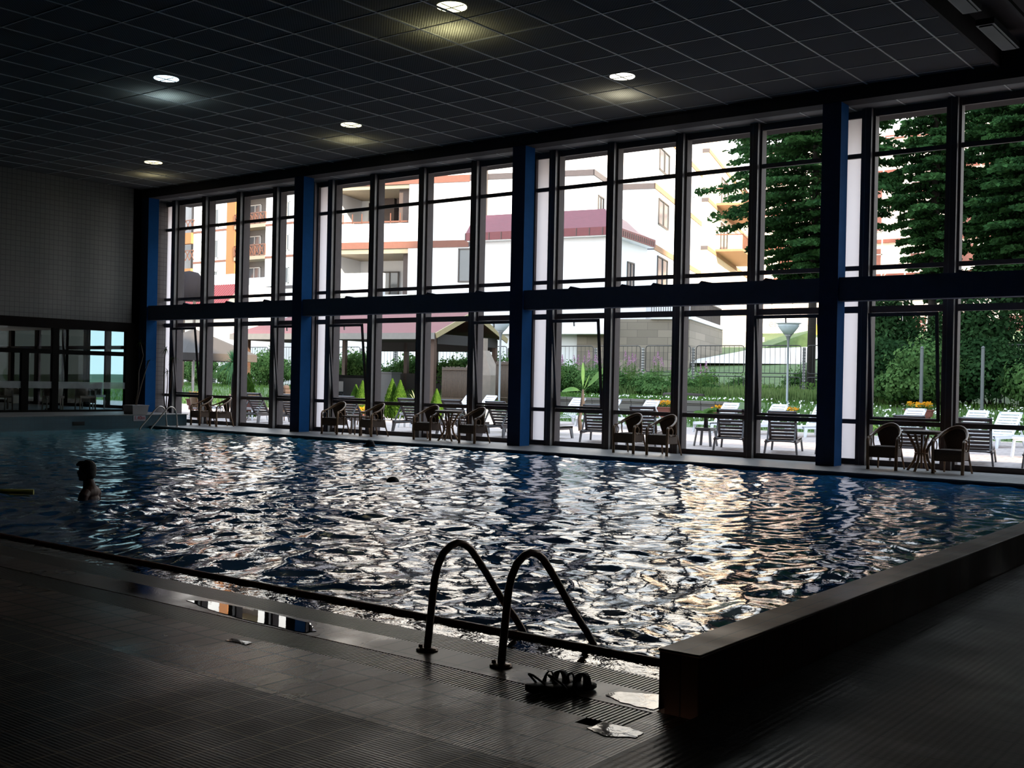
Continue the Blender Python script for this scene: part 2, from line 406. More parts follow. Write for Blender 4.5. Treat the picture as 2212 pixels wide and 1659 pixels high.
# ------------------------------------------------------------------ water surface with real waves
def water():
    x0, x1, y0, y1 = XE+.0, -2.64, 5.39, YE-.02
    step = .036
    nx = int((x1-x0)/step); ny = int((y1-y0)/step)
    X, Y = np.meshgrid(np.linspace(x0, x1, nx), np.linspace(y0, y1, ny))
    g = np.random.default_rng(11)
    Z = np.zeros_like(X)
    # low-frequency envelope so that some areas are calmer
    wx = X + .35*np.sin(Y*.7+1.3)+.2*np.sin(X*.9+Y*.4); wy = Y + .35*np.sin(X*.6+.4)+.2*np.sin(Y*1.1-X*.3)
    for lam, amp, cnt in ((2.4, .0065, 6), (1.2, .0055, 10), (.70, .0058, 16), (.44, .0052, 22), (.29, .0030, 22), (.20, .0010, 14)):
        L = np.zeros_like(X)
        for i in range(cnt):
            a = g.uniform(0, 2*PI); l = lam*g.uniform(.78, 1.28); k = 2*PI/l
            ph = g.uniform(0, 2*PI)
            env = .6+.4*np.sin(X*g.uniform(.3, 1.4)+Y*g.uniform(-1.4, 1.4)+g.uniform(0, 6))
            L += env*np.sin(k*(wx*math.cos(a)+wy*math.sin(a))+ph)
        Z += amp*math.sqrt(5.0/cnt)*L
    # soft calming on the left end, extra chop by the swimmers
    calm = np.clip((X-XE)/9.0, .5, 1.0); Z *= calm
    Z *= .95
    V = np.stack([X, Y, Z+ZW], -1).reshape(-1, 3)
    idx = np.arange(nx*ny).reshape(ny, nx)
    F = np.stack([idx[:-1, :-1], idx[:-1, 1:], idx[1:, 1:], idx[1:, :-1]], -1).reshape(-1, 4)
    me = bpy.data.meshes.new('pool_water'); me.vertices.add(len(V)); me.vertices.foreach_set('co', V.reshape(-1).astype(np.float32))
    me.loops.add(F.size); me.loops.foreach_set('vertex_index', F.reshape(-1).astype(np.int32))
    me.polygons.add(len(F)); me.polygons.foreach_set('loop_start', np.arange(0, F.size, 4, dtype=np.int32)); me.polygons.foreach_set('loop_total', np.full(len(F), 4, dtype=np.int32))
    me.polygons.foreach_set('use_smooth', np.ones(len(F), dtype=bool))
    m = watermat('pool_water', (.014, .10, .25), .012, bump=.10, bs=16)
    nt = m.node_tree; p = [q for q in nt.nodes if q.type == 'BSDF_PRINCIPLED'][0]; old = p.inputs['Base Color'].links[0].from_socket
    tcn = N(nt, 'ShaderNodeTexCoord'); sx = N(nt, 'ShaderNodeSeparateXYZ'); nt.links.new(tcn.outputs['Object'], sx.inputs[0])
    mr = N(nt, 'ShaderNodeMapRange'); mr.inputs['From Min'].default_value = -12; mr.inputs['From Max'].default_value = -27; nt.links.new(sx.outputs['X'], mr.inputs['Value'])
    mxn = N(nt, 'ShaderNodeMixRGB'); mxn.inputs['Color2'].default_value = (.045, .19, .23, 1); nt.links.new(mr.outputs[0], mxn.inputs['Fac']); nt.links.new(old, mxn.inputs['Color1']); nt.links.new(mxn.outputs[0], p.inputs['Base Color'])
    me.materials.append(m); me.update(calc_edges=True)
    o = bpy.data.objects.new('pool_water', me); COL.objects.link(o)
    tag(o, 'dark blue rippling pool water mirroring the bright windows', 'water', kind='structure')
water()

# ------------------------------------------------------------------ ceiling
def ceilmat():
    m, nt, out = newmat('mesh_ceiling_panel')
    d = N(nt, 'ShaderNodeBsdfDiffuse'); t = N(nt, 'ShaderNodeBsdfTranslucent'); tr = N(nt, 'ShaderNodeBsdfTransparent')
    tc = N(nt, 'ShaderNodeTexCoord'); nz = N(nt, 'ShaderNodeTexNoise', Scale=.5, Detail=3.0); nt.links.new(tc.outputs['Object'], nz.inputs['Vector'])
    mx = N(nt, 'ShaderNodeMixRGB'); mx.inputs['Color1'].default_value = (.085, .088, .092, 1); mx.inputs['Color2'].default_value = (.105, .108, .112, 1)
    nt.links.new(nz.outputs['Fac'], mx.inputs['Fac']); nt.links.new(mx.outputs[0], d.inputs['Color'])
    # fine perforation rows
    wv = N(nt, 'ShaderNodeTexWave', Scale=11.0, bands_direction='DIAGONAL'); nt.links.new(tc.outputs['Object'], wv.inputs['Vector'])
    m2 = N(nt, 'ShaderNodeMixRGB'); m2.inputs['Color1'].default_value = (.026, .024, .020, 1); m2.inputs['Color2'].default_value = (.085, .082, .070, 1)
    nt.links.new(wv.outputs['Fac'], m2.inputs['Fac']); nt.links.new(m2.outputs[0], t.inputs['Color'])
    a = N(nt, 'ShaderNodeAddShader'); nt.links.new(d.outputs[0], a.inputs[0]); nt.links.new(t.outputs[0], a.inputs[1])
    ms = N(nt, 'ShaderNodeMixShader', Fac=.12); nt.links.new(a.outputs[0], ms.inputs[1]); nt.links.new(tr.outputs[0], ms.inputs[2])
    nt.links.new(ms.outputs[0], out.inputs['Surface'])
    return m
M_ceil = ceilmat()
XR = -5.42
ceil = MB(); ceil.quad((XL, -4, ZC), (XL, YF, ZC), (XR, YF, ZC), (XR, -4, ZC))
ceil = struct('ceiling', ceil, M_ceil, label='dark suspended ceiling of perforated square panels')
b = MB()
x = -5.823
while x > XL: b.box(x-.014, x+.014, -4, YF, ZC-.012, ZC+.012); x -= .964
y = 20.703
while y > -4: b.box(XL, XR, y-.010, y+.010, ZC-.010, ZC+.010); y -= 1.0
b.build('ceiling_grid', pmat('grid_grey', (.36, .37, .36), .5), ceil)
M_slab = pmat('roof_slab', (.02, .02, .02), .8)
b = MB(); b.box(XL-.3, 4.5, -4.5, 22.9, 8.0, 8.3); b.box(XL-.3, 4.5, 22.0, 22.95, 7.0, 8.0)
struct('roof_slab', b, pmat('eave_grey', (.035, .028, .028), .9, spec=.1), label='roof and deep eave of the pool hall')
b = MB(); b.box(XL, 4, YF, YF+.40, ZS, 8.0)
struct('beam_top', b, M_beam, label='dark beam along the tops of the columns')
b = MB(); b.box(XL, 4, YF+.40, 22.0, ZS+.01, ZS+.05)
sof = struct('ceiling_soffit', b, pmat('soffit_panel', (.085, .087, .088), .7), label='narrow ceiling strip between beam and windows')
b = MB(); x = -5.4
while x > XL: b.box(x-.014, x+.014, YF+.40, 21.95, ZS, ZS+.02); x -= .964
b.build('ceiling_grid', pmat('grid_grey', (.36, .37, .36), .5), sof)
# recessed service slot on the right of the ceiling
b = MB(); b.box(XR, XR+.06, -4, YF, ZC-.05, ZC+.35)
b.box(-4.45, -4.39, -4, YF, ZC-.03, ZC+.03); b.box(XR+.06, 4, -4, YF, ZC+.35, ZC+.40)
b.box(-3.3, -3.25, -4, YF, ZC-.03, ZC+.03)
struct('ceiling_service_slot', b, M_beam, label='dark recessed slot at the right end of the ceiling')
def tray(x, y0, y1, lab):
    t = empty('strip_light', (x, (y0+y1)/2, ZC+.06), 0, lab, 'light')
    L = (y1-y0)/2
    b = MB(); b.box(-.14, .14, -L, L, 0, .10); b.build('housing', pmat('tray_grey', (.015, .016, .018), .5), t)
    b = MB(); b.box(-.10, .10, -L+.05, L-.05, -.02, 0.0); b.build('diffuser', pmat('tray_lens', (.016, .018, .023), .6), t)
tray(-5.05, 18.7, 20.3, 'unlit strip light in the dark ceiling slot, nearest the beam')
tray(-5.05, 16.4, 18.0, 'unlit strip light in the dark ceiling slot, second from the beam')
# lamps above the mesh ceiling
ZLAMP = 7.62
LAMPS = [(-12.15, 14.0, (1.0, .98, .55), 1.25, 'brightest round floodlight above the mesh ceiling, at the top edge'),
         (-12.05, 19.1, (1.0, .97, .80), 1.0, 'round yellowish floodlight above the ceiling near the window beam'),
         (-20.0, 14.1, (.60, .85, 1.0), .9, 'bluish-white floodlight above the left part of the ceiling'),
         (-19.8, 19.2, (1.0, .95, .60), .65, 'small yellow floodlight above the ceiling near the second column'),
         (-28.2, 19.5, (1.0, .90, .55), .50, 'faint yellow floodlight in the far corner of the ceiling')]
for i, (lx, ly, c, k, lab) in enumerate(LAMPS):
    t = empty('ceiling_floodlight', (lx, ly, ZLAMP), 0, lab, 'ceiling lamp', 'floodlights above the mesh ceiling')
    b = MB(); b.lathe([(.27, 0), (.29, .02), (.29, .10), (.20, .22), (.10, .30), (.05, .36)]); b.build('housing', pmat('lamp_housing', (.05, .05, .05), .5), t)
    b = MB(); b.lathe([(.25, -.012), (.25, 0)]); b.build('lens', emitmat('lamp_lens_%d' % i, c, 34*k), t)
    b = MB(); b.bar((-.26, 0, -.02), (.26, 0, -.02), .012, .012); b.bar((0, -.26, -.02), (0, .26, -.02), .012, .012); b.build('guard', pmat('lamp_guard', (.03, .03, .03), .5), t)

# ------------------------------------------------------------------ walls
M_wtile = brickmat('wall_tile', (.12, .113, .102), (.05, .046, .042), .145, .145, .007, rough=.4, axes='YZ', bump=.3, var=.05)
b = MB(); b.box(XL-.3, XL, -4, YF, 3.07, 8.0); b.box(XL-.3, XL, -4, 11.9, ZP, 3.07)
b.box(XL-.3, XL, 21.28, 21.95, 0, 8.0)
struct('wall_left', b, M_wtile, label='beige tiled wall at the left end of the hall')
b = MB(); b.box(XL-.3, XL, 20.62, YF+.4, ZP, 8.0); b.box(XL-.3, XL+.04, 11.9, 20.62, 2.79, 3.07)
struct('trim_5', b, pmat('brown_lintel', (.014, .011, .010), .9, spec=.05), label='dark lintel and corner post over the cafe windows')
b = MB(); b.box(4, 4.3, -4.3, 23, -.3, 8.0); struct('wall_right', b, pmat('dark_wall', (.05, .045, .04), .7))
b = MB(); b.box(XL-12, 4.3, -4.3, -4, -.3, 8.0); struct('wall_back', b, pmat('dark_wall', (.05, .045, .04), .7))
b = MB(); b.box(XC[5]+.3, 4, YW, YW+.2, 0, 7.0); struct('wall_window_end', b, pmat('dark_wall', (.05, .045, .04), .7))

# columns
for i in (1, 2, 3, 4, 5):
    x = XC[i]
    b = MB(); b.box(x, x+CS, YF, YF+CS, -.0, ZS+.02)
    o = b.build('column', M_blue)
    o['kind'] = 'structure'; o['label'] = {1: 'square blue column in the left corner of the window wall', 2: 'second square blue column from the left corner', 3: 'square blue column in the middle of the window wall', 4: 'nearest square blue column, right of the middle', 5: 'square blue column outside the right edge'}[i]
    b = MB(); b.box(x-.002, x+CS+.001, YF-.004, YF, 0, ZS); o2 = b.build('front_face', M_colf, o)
# horizontal band between columns
BAY = [(XC[1]+CS, XC[2]), (XC[2]+CS, XC[3]), (XC[3]+CS, XC[4]), (XC[4]+CS, XC[5])]
flaps = {0: [.25, .55, .8], 1: [.22, .62, .84], 2: [.17, .36, .47, .63, .83], 3: [.3, .6]}
for i, (a, c) in enumerate(BAY):
    b = MB(); b.box(a, c, YF+.05, YF+.34, 3.17, 3.62); b.box(a, c, YF+.045, YF+.055, 3.17, 3.19)
    o = struct('beam_middle', b, M_band, label='navy cross beam of the %s window bay' % ['far left', 'second', 'third', 'right'][i])
    for q in flaps[i]:
        xx = a+(c-a)*q; bb = MB(); bb.add([(xx, YF+.08, 3.62), (xx+.34, YF+.08, 3.62), (xx+.06, YF+.08, 3.675), (xx, YF+.2, 3.62), (xx+.34, YF+.2, 3.62), (xx+.06, YF+.2, 3.675)], [(0,1,2),(3,5,4),(0,2,5,3),(1,4,5,2),(0,3,4,1)])
        bb.build('flap', M_band, o)

# ------------------------------------------------------------------ window bays
def opalmat():
    m, nt, out = newmat('opal_pane'); t = N(nt, 'ShaderNodeBsdfTranslucent'); d = N(nt, 'ShaderNodeBsdfDiffuse'); a = N(nt, 'ShaderNodeMixShader', Fac=.15)
    tc = N(nt, 'ShaderNodeTexCoord'); nz = N(nt, 'ShaderNodeTexNoise', Scale=.7); nt.links.new(tc.outputs['Object'], nz.inputs['Vector'])
    mx = N(nt, 'ShaderNodeMixRGB'); mx.inputs['Color1'].default_value = (.70, .64, .64, 1); mx.inputs['Color2'].default_value = (.80, .75, .75, 1); nt.links.new(nz.outputs['Fac'], mx.inputs['Fac'])
    nt.links.new(mx.outputs[0], t.inputs['Color']); nt.links.new(mx.outputs[0], d.inputs['Color']); nt.links.new(t.outputs[0], a.inputs[1]); nt.links.new(d.outputs[0], a.inputs[2]); nt.links.new(a.outputs[0], out.inputs['Surface']); return m
M_opal = opalmat()
MUL = [.44, 2.07, 3.84, 5.60, 7.31]; MW = .28
def win_bay(idx, xc, skip_first=False, width=7.55, off=0.0):
    root = empty('window_%d' % idx, (0, 0, 0), kind='structure'); root['label'] = ['far left', 'second', 'third', 'rightmost'][idx-1]+' full-height window bay with dark bronze frames'
    X = lambda r: xc + off + r*width/7.55
    xr = X(7.31)+.28 if idx < 4 else XC[5]+.3
    for k, r in enumerate(MUL):
        if skip_first and False: continue
        a = X(r)
        b = MB(); b.box(a+.05, a+MW-.05, YW-.16, YW+.14, 0, ZS); b.box(a+.02, a+MW-.02, YW+.02, YW+.20, 0, ZS); b.box(a, a+MW, YW-.05, YW+.03, 0, ZS)
        o = b.build('mullion', M_frame, root)
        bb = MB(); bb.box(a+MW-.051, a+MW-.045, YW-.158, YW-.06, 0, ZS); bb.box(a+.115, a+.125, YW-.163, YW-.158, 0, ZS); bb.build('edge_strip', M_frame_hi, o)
    # rails run the full bay
    for z0, z1, nm in ((0, .11, 'bottom_rail'), (.80, .89, 'sill_rail'), (2.99, 3.12, 'transom'), (3.83, 3.92, 'transom'), (6.05, 6.14, 'transom'), (6.84, ZS, 'head_rail')):
        b = MB(); b.box(X(.0), xr, YW-.03, YW+.03, z0, z1); b.build(nm, M_frame, root)
    # glass
    edges = [X(.02)] + sum([[X(r), X(r)+MW] for r in MUL[:4]], []) + [X(MUL[4])]
    for k in range(5):
        a = edges[2*k]; c = edges[2*k+1]
        openable = k in (1, 4)
        if k == 0:
            b = MB(); b.quad((a-.1, YW+.03, .05), (c, YW+.03, .05), (c, YW+.03, 6.86), (a-.1, YW+.03, 6.86)); b.build('opal_pane', M_opal, root); continue
        b = MB(); b.quad((a, YW, .11), (c, YW, .11), (c, YW, .80), (a, YW, .80))
        if not openable: b.quad((a, YW, .89), (c, YW, .89), (c, YW, 2.99), (a, YW, 2.99))
        b.quad((a, YW, 3.12), (c, YW, 3.12), (c, YW, 3.83), (a, YW, 3.83)); b.build('pane', M_glass, root)
        b = MB(); b.quad((a, YW, 3.92), (c, YW, 3.92), (c, YW, 6.05), (a, YW, 6.05)); b.quad((a, YW, 6.14), (c, YW, 6.14), (c, YW, 6.84), (a, YW, 6.84)); b.build('pane', M_glass, root)
        if openable:
            # bottom-hung sash, tilted into the hall
            T = Matrix.Translation((0, YW-.045, .90)) @ Matrix.Rotation(math.radians(6.2), 4, 'X')
            h = 2.08; b = MB(T); e = .055
            for q in ((a+.01, a+.01+e, 0, h), (c-.01-e, c-.01, 0, h), (a+.01, c-.01, 0, e), (a+.01, c-.01, h-e*1.3, h)): b.box(q[0], q[1], -.025, .02, q[2], q[3])
            so = b.build('sash', M_frame, root)
            b = MB(T); b.quad((a+.06, 0, .05), (c-.06, 0, .05), (c-.06, 0, h-.06), (a+.06, 0, h-.06)); b.build('sash_pane', M_glass, so)
            mx = (a+c)/2; b = MB(T); b.box(mx-.05, mx+.05, -.05, -.025, h-.06, h-.035); b.box(mx-.012, mx+.012, -.06, -.03, h-.16, h-.04); b.build('handle', pmat('handle_metal', (.2, .2, .22), .3, metal=.8), so)
    return root
win_bay(1, -30.79, width=7.02)
win_bay(2, XC[2]); win_bay(3, XC[3]); win_bay(4, XC[4])
# ================================================================== furniture in the hall
def make_armchair():
    t = empty('rattan_armchair', (0, 0, 0))
    # hoop: front left leg top -> over the back -> front right
    hp = []
    for i in range(25):
        f = i/24; a = PI*(1+f)      # from left (-x) round the back (+y) to right
        x = -.27*math.cos(PI*f); y = -.22+.50*math.sin(PI*f)**.8
        z = .60+.245*math.sin(PI*f)**1.25
        hp.append((x, y, z))
    b = MB(); b.tube(hp, .021, 8)
    hp2 = [(x*.93, y-.012, z-.035) for x, y, z in hp[3:-3]]; b.tube(hp2, .012, 6)
    b.build('arm_rail', M_rattan, t)
    for s in (-1, 1):
        b = MB(); b.tube([(s*.27, -.22, .60), (s*.275, -.25, .55), (s*.27, -.255, .45), (s*.262, -.25, .2), (s*.26, -.25, 0)], [.022, .024, .027, .031, .031], 9); b.build('leg', M_rattan, t)
        b = MB(); b.tube([(s*.20, .20, .42), (s*.22, .22, .25), (s*.25, .29, 0)], [.018, .019, .017], 8); b.build('leg', M_rattan, t)
        b = MB(); b.tube([(s*.268, -.13+.075*math.cos(q*PI/8), .50+.085*math.sin(q*PI/8)) for q in range(16)], .010, 6, closed=True); b.build('arm_loop', M_rattan, t)
        b = MB(); b.tube([(s*.245, .05, .40), (s*.268, .06, .50), (s*.262, .04, .68)], .014, 7); b.build('arm_stay', M_rattan, t)
    b = MB(); b.lathe([(.0, 0), (.20, .0), (.245, .012), (.245, .045), (.20, .055), (0, .058)], (0, 0, .385), 20); b.prism([(-.25, -.25), (.25, -.25), (.22, .2), (-.22, .2)], .385, .43)
    b.build('seat', M_weave, t)
    b = MB(); b.box(-.245, .245, -.262, -.25, .245, .39)
    for s in (-1, 1): b.bar((s*.255, -.25, .32), (s*.21, .2, .32), .012, .14)
    b.tube([(-.26, -.25, .235), (.26, -.25, .235)], .011, 6); b.tube([(-.21, .21, .235), (.21, .21, .235)], .011, 6)
    b.build('apron', M_weave, t)
    # curved woven back panel
    b = MB(); vs = []; fs = []; m_ = 13
    for lvl in range(5):
        for i in range(m_):
            f = .20+.60*i/(m_-1); g = lvl/4
            x = -.27*math.cos(PI*f); y = -.22+.50*math.sin(PI*f)**.8; zt = .60+.245*math.sin(PI*f)**1.25-.02
            xx = x*(.72+.28*g); yy = .155+(y-.155)*g if g < 1 else y
            vs.append((xx, .17*(1-g)+y*g - .0, .41+(zt-.41)*g))
    for lvl in range(4):
        for i in range(m_-1): fs.append((lvl*m_+i, lvl*m_+i+1, (lvl+1)*m_+i+1, (lvl+1)*m_+i))
    b.add(vs, fs, True); o = b.build('backrest', M_weave, t)
    md = o.modifiers.new('solid', 'SOLIDIFY'); md.thickness = .016
    return t
chair0 = make_armchair(); first = [True]
CH = [(-27.95, 21.22, -.15, 'rattan armchair left of its twin in the far corner bay, beside the blue corner column'),
      (-27.03, 21.18, -.30, 'rattan armchair turned slightly right in the far corner bay, next to the second chair there'),
      (-22.12, 21.10, .10, 'rattan armchair just right of the second blue column, left of the low table'),
      (-20.72, 21.12, -.20, 'rattan armchair to the right of the low rattan table, turned a little'),
      (-18.82, 21.12, .05, 'rattan armchair left of the tall rattan table in the second bay'),
      (-17.25, 21.02, -.10, 'rattan armchair right of the tall table, beside the middle blue column'),
      (-12.87, 21.02, -.06, 'rattan armchair in the third bay, left one of the pair without a table'),
      (-12.00, 20.97, -.12, 'rattan armchair in the third bay, right one of the pair without a table'),
      (-7.29, 21.06, .02, 'nearest-bay rattan armchair left of the rattan table, close to the blue column'),
      (-6.06, 20.98, -.05, 'nearest-bay rattan armchair right of the rattan table')]
for x, y, r, lab in CH:
    o = chair0 if first[0] else copy_tree(chair0); first[0] = False
    o.location = (x, y, 0.001); o.rotation_euler = (0, 0, r); tag(o, lab, 'chair', 'rattan armchairs along the windows')
def make_table():
    t = empty('rattan_table', (0, 0, 0))
    b = MB(); b.lathe([(.33, 0), (.345, .012), (.345, .03), (.32, .04)], (0, 0, .71), 24); b.build('table_top', M_weave, t)
    b = MB(); b.tube([(.30*math.cos(a*PI/12), .30*math.sin(a*PI/12), .695) for a in range(24)], .016, 6, closed=True); b.build('rim', M_rattan, t)
    for k in range(4):
        a = PI/4+k*PI/2+.25; cx, sx = math.cos(a), math.sin(a)
        P = [(.29, .70), (.22, .60), (.13, .45), (.10, .34), (.13, .2), (.22, .06), (.27, 0)]
        b = MB(); b.tube([(r*cx, r*sx, z) for r, z in P], [.022, .024, .027, .028, .027, .026, .024], 8); b.build('leg', M_rattan, t)
        b = MB(); a2 = a+PI/4; c2, s2 = math.cos(a2), math.sin(a2)
        b.tube([(.13*c2, .13*s2, .56)] + [((.13+.075*math.sin(q*PI/7))*c2, (.13+.075*math.sin(q*PI/7))*s2, .56+.09*math.cos(q*PI/7)) for q in range(8)] + [(.06*c2, .06*s2, .36)], .009, 6); b.build('loop', M_rattan, t)
    b = MB(); b.tube([(.115*math.cos(a*PI/8), .115*math.sin(a*PI/8), .33) for a in range(16)], .014, 6, closed=True); b.tube([(0, 0, .05), (0, 0, .7)], .022, 8); b.build('pedestal', M_rattan, t)
    return t
t0 = make_table(); t0.location = (-18.20, 21.17, .001); tag(t0, 'tall round rattan table between two armchairs in the second bay', 'table')
t1 = copy_tree(t0); t1.location = (-6.66, 21.12, .001); t1.rotation_euler = (0, 0, .4); tag(t1, 'round rattan table between the two armchairs of the nearest bay', 'table')
tl = empty('low_rattan_table', (-21.50, 21.26, .001), .1, 'low square rattan table between two armchairs in the second bay', 'table')
b = MB(); b.box(-.42, .42, -.22, .22, .47, .50); b.build('table_top', M_weave, tl)
for sx in (-1, 1):
    for s2 in (-1, 1):
        b = MB(); b.tube([(sx*.30, s2*.16, .47), (sx*.30, s2*.16, .2), (sx*.33, s2*.18, 0)], .018, 8); b.build('leg', M_rattan, tl)
b = MB(); b.tube([(-.05, 0, .47), (-.05, 0, 0)], .018, 8); b.build('centre_post', M_rattan, tl)

# pool ladders
M_steel = pmat('dull_steel', (.26, .17, .125), .30, metal=.55, var=.3, scale=18)
M_steel2 = pmat('bright_steel', (.55, .48, .42), .3, metal=.7, var=.1)
def ladder(label, x0, sp, yfoot, sgn, m, loc_z=0):
    t = empty('pool_ladder', (x0, yfoot, 0), 0, label, 'ladder')
    P = [(0, 0), (.018, .14), (.035, .27), (.050, .38), (.075, .46), (.12, .525), (.18, .560), (.24, .572), (.30, .560), (.36, .525), (.42, .465), (.50, .38), (.60, .265), (.70, .155), (.80, .06), (.88, -.03), (.905, -.075), (.89, -.13), (.87, -.35), (.87, -.6)]
    for k in (0, 1):
        b = MB(); b.tube([(k*sp, sgn*y, z) for y, z in P], .0215, 12); r_ = b.build('rail', m, t)
        b = MB(); b.lathe([(.060, 0), (.062, .006), (.045, .014), (.024, .018)], (k*sp, 0, 0), 18); b.lathe([(.012, .0), (.012, .02)], (k*sp-.048, 0, .006), 8); b.build('flange', m, r_)
    for z in (-.25, -.5):
        b = MB(); b.bar((0, sgn*.87, z), (sp, sgn*.87, z), .06, .02); b.build('step', m, t)
    return t
ladder('dull metal pool ladder with two curved rails in the foreground', -4.155, .52, 4.69, 1, M_steel)
ladder('small bright metal pool ladder in the far left corner under the depth sign', -27.80, .50, 19.85, -1, M_steel2)

# sandals
M_sand = pmat('black_rubber', (.008, .008, .009), .55, var=.3)
def sandal(label, x, y, z, rz, tilt=0.0):
    t = empty('sandal', (x, y, z), rz, label, 'shoe'); t.rotation_euler = (tilt, 0, rz)
    out = [(-.135, .0), (-.13, .03), (-.10, .038), (-.04, .034), (.02, .036), (.07, .048), (.11, .048), (.138, .028), (.145, 0), (.138, -.026), (.11, -.042), (.07, -.043), (.02, -.034), (-.04, -.032), (-.10, -.036), (-.13, -.028)]
    b = MB(); n = len(out)
    vs = []; 
    for zz, k in ((0, .94), (.006, 1.0), (.022, 1.0), (.026, .96)):
        vs += [(px*k, py*k, zz+.012*max(0, -px/.13)*(zz > .01)) for px, py in out]
    fs = [(l*n+i, l*n+(i+1) % n, (l+1)*n+(i+1) % n, (l+1)*n+i) for l in range(3) for i in range(n)] + [tuple(range(n))[::-1], tuple(range(3*n, 4*n))]
    b.add(vs, fs, True); b.build('sole', M_sand, t)
    def strap(xc, wd, h, wid, nm):
        b = MB(); vs = []; fs = []
        for i in range(11):
            a = PI*i/10; yy = -wid*math.cos(a); zz = .018+h*math.sin(a)
            vs += [(xc-wd/2+.02*math.sin(a), yy, zz), (xc+wd/2, yy, zz)]
        for i in range(10): fs.append((2*i, 2*i+1, 2*i+3, 2*i+2))
        b.add(vs, fs, True); o = b.build(nm, M_sand, t); md = o.modifiers.new('s', 'SOLIDIFY'); md.thickness = .004
    strap(.065, .055, .062, .047, 'toe_strap'); strap(-.005, .028, .070, .040, 'instep_strap')
    b = MB(); b.tube([(-.045, -.036, .02), (-.075, -.036, .05), (-.118, -.018, .085), (-.128, 0, .09), (-.118, .018, .085), (-.075, .036, .05), (-.045, .036, .02)], .006, 6); b.build('heel_strap', M_sand, t)
    return t
sandal('black open sandal lying on the drain grate, the nearer one of the pair', -3.185, 4.50, .003, 1.32)
sandal('black open sandal touching the other one, on the tile strip side', -3.085, 4.535, .004, 1.20)

# planters with dry plants on the platform
M_pot = pmat('planter_white', (.32, .29, .28), .6, var=.06)
M_dry = pmat('dry_stem', (.16, .11, .08), .8, var=.3, scale=20); M_dryleaf = leafmat('dark_leaf', (.015, .03, .012), (.06, .09, .03), .2, 5)
pl = empty('planter_box', (-28.62, 19.36, ZP), 0, 'white planter box on the raised ledge left of the corner column', 'planter')
b = MB(); 
v0 = [(-.22, -.24, 0), (.22, -.24, 0), (.22, .24, 0), (-.22, .24, 0)]; v1 = [(x*1.12, y*1.12, .25) for x, y, z in v0]
b.add(v0+v1, [(0,3,2,1),(4,5,6,7),(0,1,5,4),(1,2,6,5),(2,3,7,6),(3,0,4,7)]); b.build('box', M_pot, pl)
b = MB(); b.box(-.26, .26, -.28, .28, .235, .262); b.build('rim', M_pot, pl)
def dracaena(label, base, stems, seed, name='potted_dracaena', leafn=16, leaf=.34):
    g = random.Random(seed); t = empty(name, base, 0, label, 'plant')
    b = MB(); tips = []
    for st in stems:
        b.tube(st, [.022-.010*i/(len(st)-1) for i in range(len(st))], 6); tips.append(st[-1])
    b.build('stem', M_dry, t)
    for tp in tips:
        b = MB()
        for k in range(leafn):
            a = g.uniform(0, 2*PI); el = g.uniform(-.5, 1.1); L = leaf*g.uniform(.7, 1.15)
            d = Vector((math.cos(a)*math.cos(el), math.sin(a)*math.cos(el), math.sin(el))); sd_ = d.cross(Vector((0,0,1))).normalized()*.016
            p = Vector(tp); vs = []; 
            for q in range(5):
                f = q/4; c = p+d*L*f+Vector((0, 0, -L*.55*f*f)); wd = (1-f)*.9+.15*(q < 4)
                vs += [c-sd_*wd, c+sd_*wd]
            b.add(vs, [(2*q, 2*q+1, 2*q+3, 2*q+2) for q in range(4)])
        b.build('leaves', M_dryleaf, t)
    return t
dracaena('thin drooping dry house plant growing from the white planter box', (-28.62, 19.36, ZP+.25),
         [[(0, 0, 0), (.03, .05, .5), (-.03, .1, 1.0), (.10, .15, 1.45), (.02, .1, 1.85)], [(.02, 0, 0), (.1, .1, .6), (.2, .2, 1.1), (.28, .22, 1.3)]], 4, leafn=9, leaf=.26)
dracaena('dark straggly plant with spiky leaf tufts between corner column and windows', (-30.35, 21.62, 0.26),
         [[(0, 0, 0), (.05, 0, .8), (.12, -.05, 1.35)], [(0, 0, 0), (-.02, -.08, .6), (.02, -.1, 1.7), (.12, -.12, 2.05)], [(0, .05, 0), (.18, .05, 1.2), (.30, .02, 1.75)]], 9, leafn=12, leaf=.26)
b = MB(); b.lathe([(.15, 0), (.19, .24), (.21, .24), (.21, .27), (.17, .27)], (-30.35, 21.62, 0), 16); tag(b.build('plant_pot', pmat('pot_dark', (.06, .045, .04), .6)), 'dark round pot standing between the corner column and windows', 'pot')

# ================================================================== cafe behind the left glass wall
M_cwall = pmat('cafe_wall', (.045, .04, .038), .8); M_cfr = pmat('cafe_frame', (.010, .009, .008), .9, spec=.05)
cf = empty('window_6', (0, 0, 0), kind='structure'); cf['label'] = 'dark framed glass wall of the cafe at the left end'
b = MB()
for y0, y1, z0, z1 in ((20.43, 20.62, ZP, 2.79), (18.0, 18.2, ZP, 2.79), (17.06, 17.27, ZP, 2.15), (11.9, 12.1, ZP, 2.79), (15.2, 15.3, ZP, 2.79)): b.box(XL-.1, XL+.03, y0, y1, z0, z1)
b.build('frame', M_cfr, cf)
b = MB(); b.box(XL-.08, XL+.02, 11.9, 20.5, 2.03, 2.16); b.box(XL-.08, XL+.02, 11.9, 20.5, ZP, ZP+.06); b.build('transom', M_cfr, cf)
b = MB(); b.quad((XL, 12, ZP), (XL, 20.5, ZP), (XL, 20.5, 2.79), (XL, 12, 2.79)); b.build('pane', M_glass, cf)
b = MB(); b.quad((XL+.012, 12.1, 1.02), (XL+.012, 20.43, 1.02), (XL+.012, 20.43, 1.22), (XL+.012, 12.1, 1.22))
